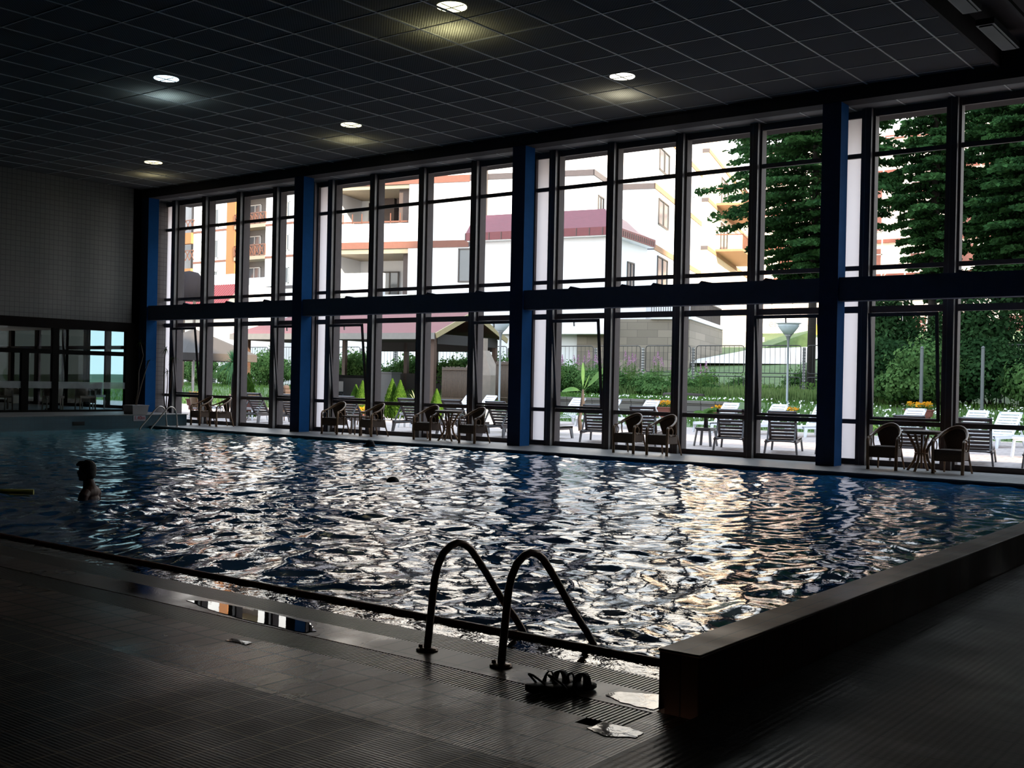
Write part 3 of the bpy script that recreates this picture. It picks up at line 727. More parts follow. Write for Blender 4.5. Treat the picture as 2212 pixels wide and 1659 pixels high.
def frostmat():
    m, nt, out = newmat('frosted_band'); t = N(nt, 'ShaderNodeBsdfTransparent'); d = N(nt, 'ShaderNodeBsdfDiffuse'); d.inputs['Color'].default_value = (.42, .44, .44, 1)
    tc = N(nt, 'ShaderNodeTexCoord'); nz = N(nt, 'ShaderNodeTexNoise', Scale=4.0); nt.links.new(tc.outputs['Object'], nz.inputs['Vector'])
    r = N(nt, 'ShaderNodeMapRange'); r.inputs['To Min'].default_value = .45; r.inputs['To Max'].default_value = .8; nt.links.new(nz.outputs['Fac'], r.inputs['Value'])
    ms = N(nt, 'ShaderNodeMixShader'); nt.links.new(r.outputs[0], ms.inputs['Fac']); nt.links.new(t.outputs[0], ms.inputs[1]); nt.links.new(d.outputs[0], ms.inputs[2]); nt.links.new(ms.outputs[0], out.inputs['Surface']); return m
b.build('frosted_strip', frostmat(), cf)
b = MB(); b.box(-43, -42.8, 11.5, 22, ZP-.3, 3.2); b.box(-43, XL-.3, 11.5, 11.7, ZP-.3, 3.2); struct('wall_cafe', b, M_cwall, label='dark inner walls of the cafe')
b = MB(); b.box(-43, XL-.1, 11.5, 22, 3.0, 3.3); struct('ceiling_cafe', b, pmat('cafe_ceiling', (.10, .10, .095), .8), label='low ceiling of the cafe')
b = MB(); b.box(-43, XL-.2, 20.75, 22, -.2, ZP); struct('floor_cafe', b, M_plat)
cw = empty('window_5', (0, 0, 0), kind='structure'); cw['label'] = 'cafe window towards the garden, seen through the glass wall'
b = MB()
for x in (-42.8, -40.2, -38.4, -36.6, -35.25, -34.0, -32.3, -31.2): b.box(x-.09, x+.09, 21.8, 21.95, ZP, 3.0)
b.box(-42.8, -31.1, 21.8, 21.92, 2.30, 2.42); b.box(-42.8, -31.1, 21.8, 21.92, ZP, ZP+.1); b.build('frame', M_cfr, cw)
b = MB(); b.quad((-35.3, 21.87, ZP), (-31.1, 21.87, ZP), (-31.1, 21.87, 3.0), (-35.3, 21.87, 3.0)); b.build('pane', glassmat('blue_glass', (.14, .25, .30)), cw)
b = MB(); b.quad((-42.8, 21.87, ZP), (-35.3, 21.87, ZP), (-35.3, 21.87, 3.0), (-42.8, 21.87, 3.0)); b.build('pane', glassmat('smoked_glass', (.006, .008, .008)), cw)
M_pale = pmat('pale_cane', (.60, .52, .44), .6, var=.25, scale=30, bump=.3)
def make_cafe_chair():
    t = empty('cafe_armchair', (0, 0, 0))
    hp = [(-.29*math.cos(PI*i/16), -.2+.46*math.sin(PI*i/16), .62+.22*math.sin(PI*i/16)) for i in range(17)]
    b = MB(); b.tube(hp, .024, 7); b.build('arm_rail', M_pale, t)
    b = MB(); b.box(-.27, .27, -.25, .22, .38, .45); b.box(-.27, .27, -.27, -.25, .22, .42); b.build('seat', M_pale, t)
    vs = []; 
    for g_ in (0, 1):
        for i in range(17): x, y, z = hp[i]; vs.append((x*(1 if g_ else .92), y, z if g_ else .44))
    b = MB(); b.add(vs, [(i, i+1, 17+i+1, 17+i) for i in range(2, 14)], True); o = b.build('backrest', M_pale, t); md = o.modifiers.new('s', 'SOLIDIFY'); md.thickness = .02
    for sx, yy in ((-.25, -.24), (.25, -.24), (-.22, .2), (.22, .2)):
        b = MB(); b.tube([(sx, yy, .6 if yy < 0 else .4), (sx*1.04, yy*1.04, 0)], .022, 7); b.build('leg', M_pale, t)
    return t
cc = make_cafe_chair(); f2 = True
for x, y, r, lab in [(-31.9, 19.75, 2.9, 'pale wicker cafe armchair facing the hall beside the right end of the glass'),
                     (-33.4, 18.35, 1.2, 'pale wicker armchair in the cafe, behind the middle glass post'),
                     (-31.75, 18.62, -1.9, 'pale wicker armchair in the cafe, close to the glass right of the middle post'),
                     (-33.2, 20.9, .3, 'pale wicker armchair in the cafe, near the garden window'),
                     (-32.2, 17.45, 2.2, 'pale wicker armchair in the cafe between the two glass posts'),
                     (-32.6, 16.4, -1.2, 'pale wicker armchair in the cafe at the left edge of the picture')]:
    o = cc if f2 else copy_tree(cc); f2 = False; o.location = (x, y, ZP+.002); o.rotation_euler = (0, 0, r); tag(o, lab, 'chair', 'pale wicker chairs in the cafe')
def cafe_table(x, y, lab):
    t = empty('cafe_table', (x, y, ZP+.002), 0, lab, 'table')
    b = MB(); b.lathe([(.38, 0), (.40, .01), (.40, .03), (.38, .035)], (0, 0, .70), 20); b.build('table_top', pmat('cafe_top', (.35, .33, .31), .5), t)
    b = MB(); b.lathe([(.22, 0), (.20, .03), (.04, .06), (.035, .6), (.08, .70)], (0, 0, 0), 12); b.build('pedestal', M_cfr, t)
cafe_table(-32.7, 19.15, 'round cafe table behind the glass between the wicker chairs')
cafe_table(-33.1, 17.2, 'round cafe table behind the left glass post')
cafe_table(-32.6, 15.6, 'round cafe table at the left edge of the picture')

# ================================================================== people in the pool
M_skin = pmat('skin', (.11, .050, .038), .5, var=.08, scale=12); M_hair = pmat('dark_hair', (.012, .010, .010), .6, var=.4, scale=60, bump=.5, bscale=150)
def swimmer(label, x, y, rz, dz=0.0, pose='stand'):
    t = empty('person', (x, y, ZW+dz), rz, label, 'person')
    if pose == 'stand': t.scale = (1.02, 1.02, 1.02)
    b = MB()                         # faces +x
    if pose == 'stand':
        b.ell((0, 0, .372), (.100, .078, .112)); b.ell((.050, 0, .320), (.056, .056, .070)); b.ell((.066, 0, .262), (.034, .034, .030))   # skull, face, chin
        b.ell((.106, 0, .335), (.021, .012, .026)); b.ell((.098, 0, .293), (.015, .023, .008))      # nose, lips
        b.ell((.088, .030, .358), (.012, .014, .009)); b.ell((.088, -.030, .358), (.012, .014, .009))
        for s in (-1, 1): b.ell((-.005, s*.081, .345), (.021, .010, .034))
        b.tube([(-.012, 0, .31), (-.022, 0, .24), (-.040, 0, .15)], [.060, .062, .085], 14)
        b.ell((-.05, 0, .10), (.10, .16, .095)); b.ell((-.05, 0, -.08), (.125, .170, .20)); b.ell((-.04, 0, -.35), (.10, .145, .22))
        for s in (-1, 1):
            b.tube([(-.05, s*.13, .115), (-.045, s*.19, .075), (-.02, s*.215, -.05), (.02, s*.235, -.22), (.13, s*.22, -.34), (.24, s*.16, -.36)], [.060, .062, .050, .042, .034, .026], 12)
            b.ell((.285, s*.14, -.365), (.05, .035, .015))
            for q in range(4): b.tube([(.31, s*(.115+.017*q), -.365), (.35, s*(.108+.018*q), -.372), (.375+(.008 if q in (1, 2) else 0), s*(.105+.018*q), -.385)], .008, 6)
            b.tube([(.27, s*.11, -.36), (.30, s*.09, -.362), (.325, s*.088, -.37)], .0095, 6)
    else:
        b.ell((.0, 0, .03), (.10, .074, .085)); b.ell((.07, 0, -.01), (.045, .05, .06)); b.ell((.108, 0, .0), (.016, .012, .018))
        for s in (-1, 1): b.ell((.0, s*.075, .0), (.018, .010, .028))
        b.tube([(-.05, 0, .0), (-.13, 0, -.05)], [.055, .07], 12)
        b.ell((-.20, 0, -.10), (.12, .18, .075)); b.ell((-.42, 0, -.17), (.22, .155, .09)); b.ell((-.70, 0, -.25), (.2, .15, .09))
        for s in (-1, 1):
            b.tube([(-.17, s*.15, -.09), (-.05, s*.26, -.12), (.10, s*.30, -.14), (.25, s*.20, -.13)], [.055, .048, .038, .026], 10); b.ell((.30, s*.17, -.13), (.05, .035, .014))
            b.tube([(-.75, s*.08, -.27), (-1.1, s*.12, -.32), (-1.5, s*.12, -.38)], [.08, .06, .04], 10)
    o = b.build('body', M_skin, t)
    md = o.modifiers.new('remesh', 'REMESH'); md.mode = 'VOXEL'; md.voxel_size = .0075; md.use_smooth_shade = True
    ms = o.modifiers.new('smooth', 'SMOOTH'); ms.iterations = 4; ms.factor = .6
    b = MB(); g = random.Random(3)
    if pose == 'stand':
        b.ell((-.012, 0, .392), (.104, .086, .104), 20, 12); b.ell((-.050, 0, .335), (.062, .079, .085), 16, 10)
        b.ell((.064, 0, .452), (.050, .064, .032)); b.ell((.100, .01, .436), (.030, .040, .017)); b.ell((.122, .0, .424), (.013, .02, .010))
    else:
        b.ell((-.012, 0, .045), (.103, .081, .085), 18, 10); b.ell((-.05, 0, .01), (.062, .076, .07), 16, 10)
    o = b.build('hair', M_hair, t)
    md = o.modifiers.new('remesh', 'REMESH'); md.mode = 'VOXEL'; md.voxel_size = .007; md.use_smooth_shade = True
    return t
swimmer('person with short dark hair standing shoulder-deep in the pool, seen in profile facing left', -12.79, 7.97, PI+.62, -.035)
swimmer('person swimming in mid-pool with only the dark top of the head above water', -12.03, 12.72, .6, -.075, 'swim')
swimmer('person swimming close to the far edge, dark head and shoulders in the glittering water', -18.2, 18.45, .5, .04, 'swim')
b = MB(); b.tube([(-13.62, 7.74, ZW+.012), (-13.9, 7.42, ZW+.016), (-14.25, 7.0, ZW+.012)], .045, 12)
tag(b.build('pool_noodle', pmat('yellow_foam', (.30, .27, .03), .7)), 'yellow foam tube floating at the left edge of the pool', 'float')

# ================================================================== outdoors: ground
PK = .5
def sst(a, b_, x):
    t = min(1, max(0, (x-a)/(b_-a))); return t*t*(3-2*t)
def tz(x, y):
    z = .30*sst(36.2, 38.4, y) + .62*sst(38.6 if -29 < x < -19 else 37.5, 39.0 if -29 < x < -19 else 42.5, y)
    z += 1.9*sst(44.6, 53, y)*sst(-52, -40, x) + .080*max(0, y-53)*sst(-60, -45, x) + .02*max(0, y-60) - .05*max(0, y-84)
    return z - .03
def grid_mesh(x0, x1, y0, y1, nx, ny, dz=0.0):
    vs = [(x0+(x1-x0)*i/nx, y0+(y1-y0)*j/ny, tz(x0+(x1-x0)*i/nx, y0+(y1-y0)*j/ny)+dz) for j in range(ny+1) for i in range(nx+1)]
    fs = [(j*(nx+1)+i, j*(nx+1)+i+1, (j+1)*(nx+1)+i+1, (j+1)*(nx+1)+i) for j in range(ny) for i in range(nx)]
    return vs, fs
M_terr = brickmat('terrace_paver', (.36, .29, .27), (.2, .17, .16), .6, .3, .02, rough=.7, offset=.5, bump=.2, var=.14)
b = MB(); b.box(-60, 20, 22.1, 36.3, -.4, -.03); struct('ground_terrace', b, M_terr, label='pinkish paved terrace under the sun loungers')
M_lawn = pmat('lawn_green', (.13, .22, .065), .9, var=.55, scale=3, bump=.6, bscale=25)
b = MB(); v, f = grid_mesh(-130, 50, 36.3, 150, 120, 110); b.add(v, f, True); struct('lawn', b, M_lawn, label='green lawn rising behind the terrace')
g = np.random.default_rng(5)
def tzv(P): return np.array([tz(a, c) for a, c in P])
n = 26000
P = np.stack([g.uniform(-62, 2, n), 36.4+(g.uniform(0, 1, n)**1.3)*8.5], 1); P = P[~((P[:, 1] > 38.3) & (P[:, 1] < 39.0) & (P[:, 0] > -29) & (P[:, 0] < -19))]; n = len(P); hh = g.uniform(.03, .11, n)
C = np.stack([P[:, 0], P[:, 1], tzv(P)+hh*.9], 1)
U = np.stack([g.uniform(.008, .02, n), g.uniform(-.01, .01, n), np.zeros(n)], 1); V = np.stack([g.normal(0, .02, n), g.normal(0, .02, n), hh], 1)
tag(cloud('lawn_grass', leafmat('grass_blade', (.05, .13, .025), (.14, .26, .06), .4, .8), C, U, V), 'unmown grass blades of the garden lawn', 'grass', kind='stuff')
n = 16000
P = np.stack([g.uniform(-27, -13.5, n), g.uniform(41.8, 46.5, n)], 1); hh = g.uniform(.10, .30, n)
C = np.stack([P[:, 0], P[:, 1], tzv(P)+hh*.9], 1)
U = np.stack([g.uniform(.008, .02, n), g.uniform(-.01, .01, n), np.zeros(n)], 1); V = np.stack([g.normal(0, .05, n), g.normal(0, .05, n), hh], 1)
tag(cloud('tall_grass', leafmat('tall_grass_blade', (.08, .15, .04), (.20, .28, .10), .4, .7), C, U, V), 'tall seeding grass growing through the metal fence', 'grass', kind='stuff')
n = 1500
P = np.stack([g.uniform(-27, -1, n), 36.6+g.uniform(0, 1, n)*5.5], 1); P = P[~((P[:, 1] > 38.3) & (P[:, 1] < 39.0) & (P[:, 0] < -19))]; n = len(P)
C = np.stack([P[:, 0], P[:, 1], tzv(P)+g.uniform(.05, .14, n)], 1); s_ = g.uniform(.015, .032, n)
tag(cloud('lawn_daisies', pmat('daisy_white', (1.4, 1.4, 1.3), .7), C, np.stack([s_, 0*s_, 0*s_], 1), np.stack([0*s_, s_*.5, s_*.8], 1)), 'white daisies scattered over the lawn', 'flowers', kind='stuff')
# driveway beyond the fence
M_road = pmat('pale_road', (1.2, 1.14, 1.06), .8, var=.08, scale=2)
b = MB(); pts = []
for i in range(21):
    f = i/20; y = 51.0+f*30; cx_ = -24.6-3.4*f-1.2*math.sin(f*3); wd = 2.9-.4*f
    for s in (-1, 1): x = cx_+s*wd; pts.append((x, y+s*.5, tz(x, y)+.10+.02*f))
b.add(pts, [(2*i, 2*i+1, 2*i+3, 2*i+2) for i in range(20)], True); struct('road', b, M_road, label='pale driveway climbing behind the fence')

# low garden wall
M_block = brickmat('garden_block', (.12, .11, .10), (.035, .03, .028), .62, .24, .02, rough=.8, axes='XZ', bump=.5, var=.15)
b = MB(); b.box(-28.6, -19.4, 38.5, 38.8, .2, .80); b.box(-28.65, -19.35, 38.46, 38.84, .80, .90)
struct('wall_garden', b, M_block, label='low grey block wall holding the lawn behind the loungers')

# ------------------------------------------------------------------ metal fence
M_fence = pmat('fence_metal', (.06, .06, .06), .5, metal=.3); M_post = brickmat('fence_post', (.28, .28, .27), (.06, .06, .06), .3, .12, .03, rough=.7, axes='XZ', var=.3)
fe = empty('metal_fence', (-25, 44, 1), 0, 'dark metal bar fence in two tiers between pale speckled posts', 'fence')
fx = -64.3; i = 0
posts = []
x = -28.9-2.55*13
while x < -4: posts.append(x); x += 2.55
for i, x in enumerate(posts):
    z0 = tz(x, 44)
    b = MB(Matrix.Translation((25, -44, -1))); b.box(x-.05, x+.05, 43.95, 44.05, z0-.1, z0+2.25); b.build('post', M_post, fe)
    if x+2.55 > posts[-1]+.1: break
    for zz0, zz1 in ((z0+.10, z0+1.02), (z0+1.17, z0+2.33)):
        b = MB(Matrix.Translation((25, -44, -1))); a, c = x+.14, x+2.55-.14; r = .12
        loop = [(a+r, 44, zz0), (c-r, 44, zz0), (c-.03, 44, zz0+.03), (c, 44, zz0+r), (c, 44, zz1-r), (c-.03, 44, zz1-.03), (c-r, 44, zz1), (a+r, 44, zz1), (a+.03, 44, zz1-.03), (a, 44, zz1-r), (a, 44, zz0+r), (a+.03, 44, zz0+.03)]
        b.tube(loop, .022, 5, closed=True)
        for k in range(1, 10): xx = a+(c-a)*k/10; b.tube([(xx, 44, zz0), (xx, 44, zz1)], .011, 4, caps=False)
        b.build('panel', M_fence, fe)

# ------------------------------------------------------------------ hedges and shrubs
M_leafA = leafmat('leaf_mid', (.035, .095, .028), (.15, .28, .085), .4, 2.0)
M_leafB = leafmat('leaf_dark', (.007, .024, .010), (.04, .095, .032), .35, 1.2)
M_leafC = leafmat('leaf_light', (.05, .12, .03), (.17, .30, .07), .45, 2.5)
M_stem = pmat('brown_stem', (.05, .035, .025), .8)
def bush(name, label, cat, c, r, n, m, seed, leaf=.07, group=None, blobs=9, stem=True):
    gg = np.random.default_rng(seed)
    t = empty(name, (c[0], c[1], tz(c[0], c[1])), 0, label, cat, group)
    bc = rvec(gg, blobs)*np.array(r)*.55*gg.uniform(.4, 1.1, (blobs, 1)); bc[:, 2] = np.abs(bc[:, 2])*1.2+r[2]*.45
    br = gg.uniform(.38, .62, blobs)
    k = gg.integers(0, blobs, n); d = rvec(gg, n); rad = gg.uniform(.72, 1.05, n)[:, None]
    C = bc[k] + d*rad*br[k][:, None]*np.array(r)*np.array([1, 1, .8]); C[:, 2] = np.maximum(C[:, 2], .02+gg.uniform(0, .1, n))
    sp_n = n//8; C[:sp_n, 2] += gg.uniform(0, .45, sp_n)*(C[:sp_n, 2] > r[2]*.7)
    nn = d + rvec(gg, n)*.7; nn /= np.linalg.norm(nn, axis=1)[:, None]
    U = np.cross(nn, rvec(gg, n)); U /= np.linalg.norm(U, axis=1)[:, None]; V = np.cross(nn, U)
    s = gg.uniform(.6, 1.3, n)[:, None]*leaf
    cloud('foliage', m, C, U*s, V*s*.6, t)
    if stem:
        b = MB()
        for q in range(6): e = bc[q % blobs]; b.tube([(0, 0, -.05), (e[0]*.4, e[1]*.4, e[2]*.5), tuple(e)], [.035, .025, .012], 5)
        b.build('stems', M_stem, t)
    return t
# hedge in front of the fence, far left to the flowering bank
HB = [(-57, 42.8, 2.0, 'far left end of the green hedge behind the parasol'), (-53.6, 42.9, 2.1, 'green hedge shrub between the grey parasol and the palm'), (-50.2, 42.8, 2.3, 'green hedge shrub directly behind the spiky palm'),
      (-46.8, 42.9, 2.4, 'tall green hedge shrub behind the brown pavilion post at far left'), (-43.4, 43.1, 2.5, 'green hedge shrub seen through the left end of the pavilion'), (-40.0, 43.2, 2.3, 'green hedge shrub behind the dark pavilion counter'),
      (-36.8, 43.1, 2.0, 'green hedge shrub behind the barbecue'), (-33.6, 43.2, 1.9, 'green hedge shrub behind the bamboo screen')]
for i, (x, y, h, lab) in enumerate(HB):
    bush('hedge_shrub', lab, 'shrub', (x, y, 0), (2.0, 1.1, h*.62), 8500, M_leafA, 20+i, .058, 'hedge along the fence')
FB = [(-29.7, 42.6, 'leafy bank shrub left of the banana plant'), (-27.3, 42.3, 'leafy bank shrub behind the banana plant'), (-25.0, 42.4, 'leafy bank shrub under the purple flowers'), (-22.9, 42.8, 'low leafy shrub at the right end of the flowering bank')]
for i, (x, y, lab) in enumerate(FB):
    bush('bank_shrub', lab, 'shrub', (x, y, 0), (1.5, .9, 1.15-.2*i), 8500, M_leafA, 40+i, .05, 'shrubs on the bank')
for i, (x, y, h, m, lab) in enumerate([(-19.8, 43.2, .55, M_leafC, 'small light green weed clump in front of the two-tier fence'), (-18.2, 43.4, .75, M_leafC, 'light green weed clump left of the garden lamp post'), (-15.9, 43.0, .95, M_leafA, 'leafy weed clump right of the garden lamp post'),
                                       (-21.3, 43.5, .5, M_leafC, 'short weed clump beside the fallen log'), (-22.6, 46.8, .9, M_leafA, 'weedy shrub on the bank just beyond the fence, left of the driveway'), (-20.2, 47.5, 1.0, M_leafA, 'weedy shrub beyond the fence under the driveway edge'), (-17.9, 47.0, 1.1, M_leafB, 'dark weedy shrub beyond the fence beside the garden lamp'), (-25.2, 47.6, .9, M_leafC, 'light weedy shrub beyond the fence before the stone wall corner')]):
    bush('weed_clump', lab, 'shrub', (x, y, 0), (1.0, .5, h*.5), 2400, m, 60+i, .045, 'weeds along the fence')
# dark thicket on the right
TH = [(-13.2, 42.6, 2.0, 2.6, M_leafB), (-11.2, 41.8, 1.9, 2.3, M_leafA), (-9.0, 42.6, 2.2, 2.9, M_leafB), (-6.6, 41.9, 2.0, 2.6, M_leafA), (-4.2, 42.4, 2.2, 3.0, M_leafB), (-1.6, 42.0, 2.2, 2.8, M_leafA), (1.2, 42.4, 2.2, 3.2, M_leafB),
      (-10.2, 44.6, 2.6, 6.2, M_leafB), (-6.0, 45.0, 2.8, 6.6, M_leafB), (-2.0, 44.8, 2.6, 6.0, M_leafB), (-13.8, 45.4, 2.2, 5.6, M_leafB)]
tl_ = ['dark shrub at the left end of the thicket, by the pale narrow pane', 'bright leafed shrub in front of the left dark thicket', 'dark shrub left of the first pale post', 'mid green shrub right of the first pale post', 'dark shrub by the second pale post', 'mid green shrub at the right edge, lower one',
       'dark shrub at the very right edge', 'tall dark thicket bush under the spruce branches', 'tall dark thicket bush behind the pale posts', 'tall green thicket bush at the right edge', 'tall dark bush behind the nearest blue column']
for i, (x, y, r_, h, m) in enumerate(TH):
    x -= 2.1
    bush('thicket_shrub', tl_[i], 'shrub', (x, y, 0), (r_, 1.3, h*.66), 11000, m, 80+i, .066, 'dark thicket on the right', blobs=12)
for x, lab in ((-12.75, 'pale concrete post standing in the dark thicket, left one'), (-10.7, 'pale concrete post standing in the dark thicket, right one')):
    b = MB(); b.box(x-.045, x+.045, 40.2, 40.3, tz(x, 40.2)-.1, 2.95); b.lathe([(.06, 2.95), (.06, 2.99), (.02, 3.03)], (x, 40.25, 0), 8)
    tag(b.build('concrete_post', pmat('concrete_pale', (.20, .22, .22), .8)), lab, 'post')
# fireweed
M_pink = leafmat('pink_petal', (.40, .16, .34), (.62, .34, .52), .4, 4)
def fireweed():
    t = empty('fireweed', (0, 0, 0)); gg = np.random.default_rng(3)
    b = MB(); b.tube([(0, 0, 0), (.03, 0, .6), (.0, .02, 1.25)], [.012, .010, .004], 5); b.build('stem', leafmat('weed_stem', (.08, .12, .04), (.12, .16, .06)), t)
    n = 60; C = np.stack([gg.normal(0, .08, n), gg.normal(0, .08, n), gg.uniform(.1, .9, n)], 1); U = rvec(gg, n)*.07; V = rvec(gg, n)*.014; cloud('leaves', M_leafC, C, U, V, t)
    n = 46; z = gg.uniform(.82, 1.3, n); w_ = (1.35-z)*.14; C = np.stack([gg.normal(0, 1, n)*w_, gg.normal(0, 1, n)*w_, z], 1); cloud('blossom', M_pink, C, rvec(gg, n)*.024, rvec(gg, n)*.022, t)
    return t
fw0 = fireweed(); ff = True; g3 = random.Random(8)
for i in range(30):
    x = g3.uniform(-31.5, -22.2); y = 41.9+g3.uniform(0, 1.1); o = fw0 if ff else copy_tree(fw0); ff = False
    o.location = (x, y, tz(x, y)+g3.uniform(.6, .95)*(1 if x < -24 else .5)); s = g3.uniform(.7, 1.05); o.scale = (s, s, s); o.rotation_euler = (0, 0, g3.uniform(0, 6))
    tag(o, 'tall purple-pink fireweed growing among the bank shrubs before the stone wall', 'flower', 'fireweed on the bank')
# fallen log
b = MB(); x, y = -22.9, 41.6; z = tz(x, y)+.14; b.tube([(x-.95, y, z), (x-.3, y+.03, z+.02), (x+.9, y, z)], [.13, .14, .12], 9); tag(b.build('log', pmat('log_bark', (.06, .04, .035), .9, var=.4, scale=14, bump=.6)), 'dark log lying on the grass at the foot of the fence', 'log')

# ------------------------------------------------------------------ conifers
M_need = leafmat('spruce_needle', (.009, .030, .014), (.050, .135, .038), .35, .9)
M_bark = pmat('spruce_bark', (.035, .026, .022), .9, var=.4, scale=5, bump=.8)
def spruce(label, x, y, base, H_, R_, seed, nb=180, tw=105):
    gg = np.random.default_rng(seed); t = empty('spruce_tree', (x, y, tz(x, y)), 0, label, 'tree')
    b = MB(); b.tube([(0, 0, -.2), (.05, 0, H_*.5), (0, 0, H_)], [.19, .14, .04], 10); b.build('trunk', M_bark, t)
    b = MB(); CC = []; UU = []; VV = []
    for i in range(nb):
        f = (i+gg.uniform(0, 1))/nb; z = base+(H_-base)*f**1.05; L = R_*min((1-f)**.6, .16+f*2.3)*gg.uniform(.72, 1.12)+.25; a = i*2.399+gg.uniform(-.4, .4)
        dirv = np.array([math.cos(a), math.sin(a), 0.]); side = np.array([-dirv[1], dirv[0], 0.])
        pts = [np.array([0, 0, z])+dirv*L*q+np.array([0, 0, L*(.12*q-.42*q*q+.20*q**3)]) for q in np.linspace(0, 1, 6)]
        b.tube([tuple(p) for p in pts], [.030, .026, .02, .015, .01, .005], 4, caps=False)
        q = gg.uniform(.08, 1.0, tw); k = np.minimum(q*5, 4.999); k0 = k.astype(int); PA = np.array(pts); p = PA[k0]+(PA[k0+1]-PA[k0])*(k-k0)[:, None]
        w_ = .46*L*(1-q*.72)*gg.uniform(.15, 1.0, tw)*np.where(np.arange(tw) % 2, 1, -1)
        e = side[None, :]*w_[:, None]+dirv[None, :]*np.abs(w_)[:, None]*.55; tl2 = np.linalg.norm(e, axis=1)+.08
        n2 = 5
        for s in range(n2):
            c = p+e*((s+.5)/n2); c[:, 2] -= .16*tl2*(s/n2)**1.5+gg.uniform(-.03, .16, tw)
            u = e/tl2[:, None]*.095; u[:, 2] += gg.uniform(-.05, .03, tw); vv = np.cross(u, [0, 0, 1.]); vv = vv/(np.linalg.norm(vv, axis=1)[:, None]+1e-6)*.03; vv[:, 2] += gg.uniform(-.06, .06, tw)
            CC.append(c); UU.append(u); VV.append(vv)
    b.build('branches', M_bark, t); cloud('needles', M_need, np.concatenate(CC), np.concatenate(UU), np.concatenate(VV), t)
spruce('big spruce whose drooping branches fill the pane left of the nearest blue column', -19.2, 45.9, 5.0, 19, 5.3, 1)
spruce('spruce with a bare dark trunk, right of the pale narrow pane', -14.0, 45.3, 4.2, 18, 2.1, 2, nb=160, tw=90)
spruce('dense spruce filling the right edge of the picture', -10.7, 46.2, 3.6, 17, 3.5, 3, nb=190, tw=105)
spruce('spruce whose branches reach in from beyond the right edge of the picture', -6.6, 44.0, 3.4, 18, 3.8, 4, nb=160, tw=90)

spruce('dark spruce standing behind the other right-hand spruces', -13.0, 52.0, 3.0, 19, 3.0, 5, nb=150, tw=80)

# ------------------------------------------------------------------ loungers
def slats(b, w, y0, y1, z0, n, gap, T, thick=.022):
    B2 = MB(T)
    dy = (y1-y0)/n
    for k in range(n): B2.box(-w/2+.05, w/2-.05, y0+k*dy+gap/2, y0+(k+1)*dy-gap/2, z0, z0+thick)
    B2.box(-w/2, -w/2+.055, y0, y1, z0-.01, z0+thick+.01); B2.box(w/2-.055, w/2, y0, y1, z0-.01, z0+thick+.01); B2.box(-w/2, w/2, y1-.07, y1, z0-.01, z0+thick+.01)
    b.v += B2.v; b.f += [tuple(i+len(b.v)-len(B2.v) for i in f_) for f_ in B2.f]; b.sm += B2.sm
def make_lounger(mat, ang, legm, BL=.82):
    """foot end at y=0 ... hinge at y=1.15, backrest rises towards +y"""
    t = empty('sun_lounger', (0, 0, 0)); W_ = .68
    b = MB(); slats(b, W_, 0, 1.15, .30, 11, .030, Matrix.Identity(4)); b.box(-W_/2, W_/2, 0, .06, .25, .33)
    for s in (-1, 1): b.box(s*W_/2-.03 if s > 0 else -W_/2-.0, s*W_/2+.0 if s > 0 else -W_/2+.03, 0, 1.80, .24, .33)
    b.build('seat', mat, t)
    T = Matrix.Translation((0, 1.13, .33)) @ Matrix.Rotation(ang, 4, 'X')
    b = MB(); slats(b, W_-.04, 0, BL, 0, 8, .032, T); b.build('backrest', mat, t)
    Tv = lambda y: T @ Vector((0, y, -.01))
    for s in (-1, 1):
        p = Tv(BL*.6); b = MB(); b.bar((s*.30, p.y, p.z), (s*.30, 1.13+.60, .30), .035, .03); b.build('strut', legm, t)
    for y in (.12, 1.68):
        for s in (-1, 1):
            b = MB(); b.add([(s*.35, y-.09, .27), (s*.35, y+.09, .27), (s*.31, y+.05, .27), (s*.31, y-.05, .27), (s*.38, y-.045+(.06 if y > 1 else -.06), 0), (s*.38, y+.045+(.06 if y > 1 else -.06), 0), (s*.34, y+.045+(.06 if y > 1 else -.06), 0), (s*.34, y-.045+(.06 if y > 1 else -.06), 0)],
                                [(0,1,5,4),(1,2,6,5),(2,3,7,6),(3,0,4,7),(0,3,2,1),(4,5,6,7)]); b.build('leg', legm, t)
    b = MB(); b.tube([(-.36, 1.74, .28), (-.22, 1.78, .30), (0, 1.79, .305), (.22, 1.78, .30), (.36, 1.74, .28)], .022, 6); b.build('end_bar', legm, t)
    return t
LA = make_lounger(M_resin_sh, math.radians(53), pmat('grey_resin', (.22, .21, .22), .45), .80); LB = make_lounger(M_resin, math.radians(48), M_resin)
front = [(-29.25, .2, 'grey-brown lounger back at the far left, behind the rattan armchairs of the far bay'), (-27.65, .2, 'grey-brown lounger back beside the second blue column, far left bay'), (-22.4, .15, 'grey-brown slatted lounger back behind the low rattan table'),
         (-20.7, .15, 'grey-brown lounger back right of the low table, behind the turned armchair'), (-19.1, .12, 'grey-brown slatted lounger back left of the middle blue column'), (-24.9, .15, 'grey-brown lounger back just right of the second blue column'),
         (-17.75, .15, 'grey-brown lounger back behind the tall rattan table'), (-15.95, .42, 'grey-brown slatted lounger back in the first pane right of the middle column'), (-14.55, .40, 'grey-brown lounger back behind the pair of armchairs'),
         (-12.15, .36, 'grey-brown slatted lounger back in the third pane of the third bay'), (-10.85, .33, 'grey-brown slatted lounger back left of the nearest blue column'), (-7.95, .25, 'grey-brown lounger back behind the nearest rattan table'), (-6.6, .22, 'grey-brown lounger back right of the last armchair'), (-5.3, .2, 'grey-brown lounger at the right edge of the picture')]
fl = True
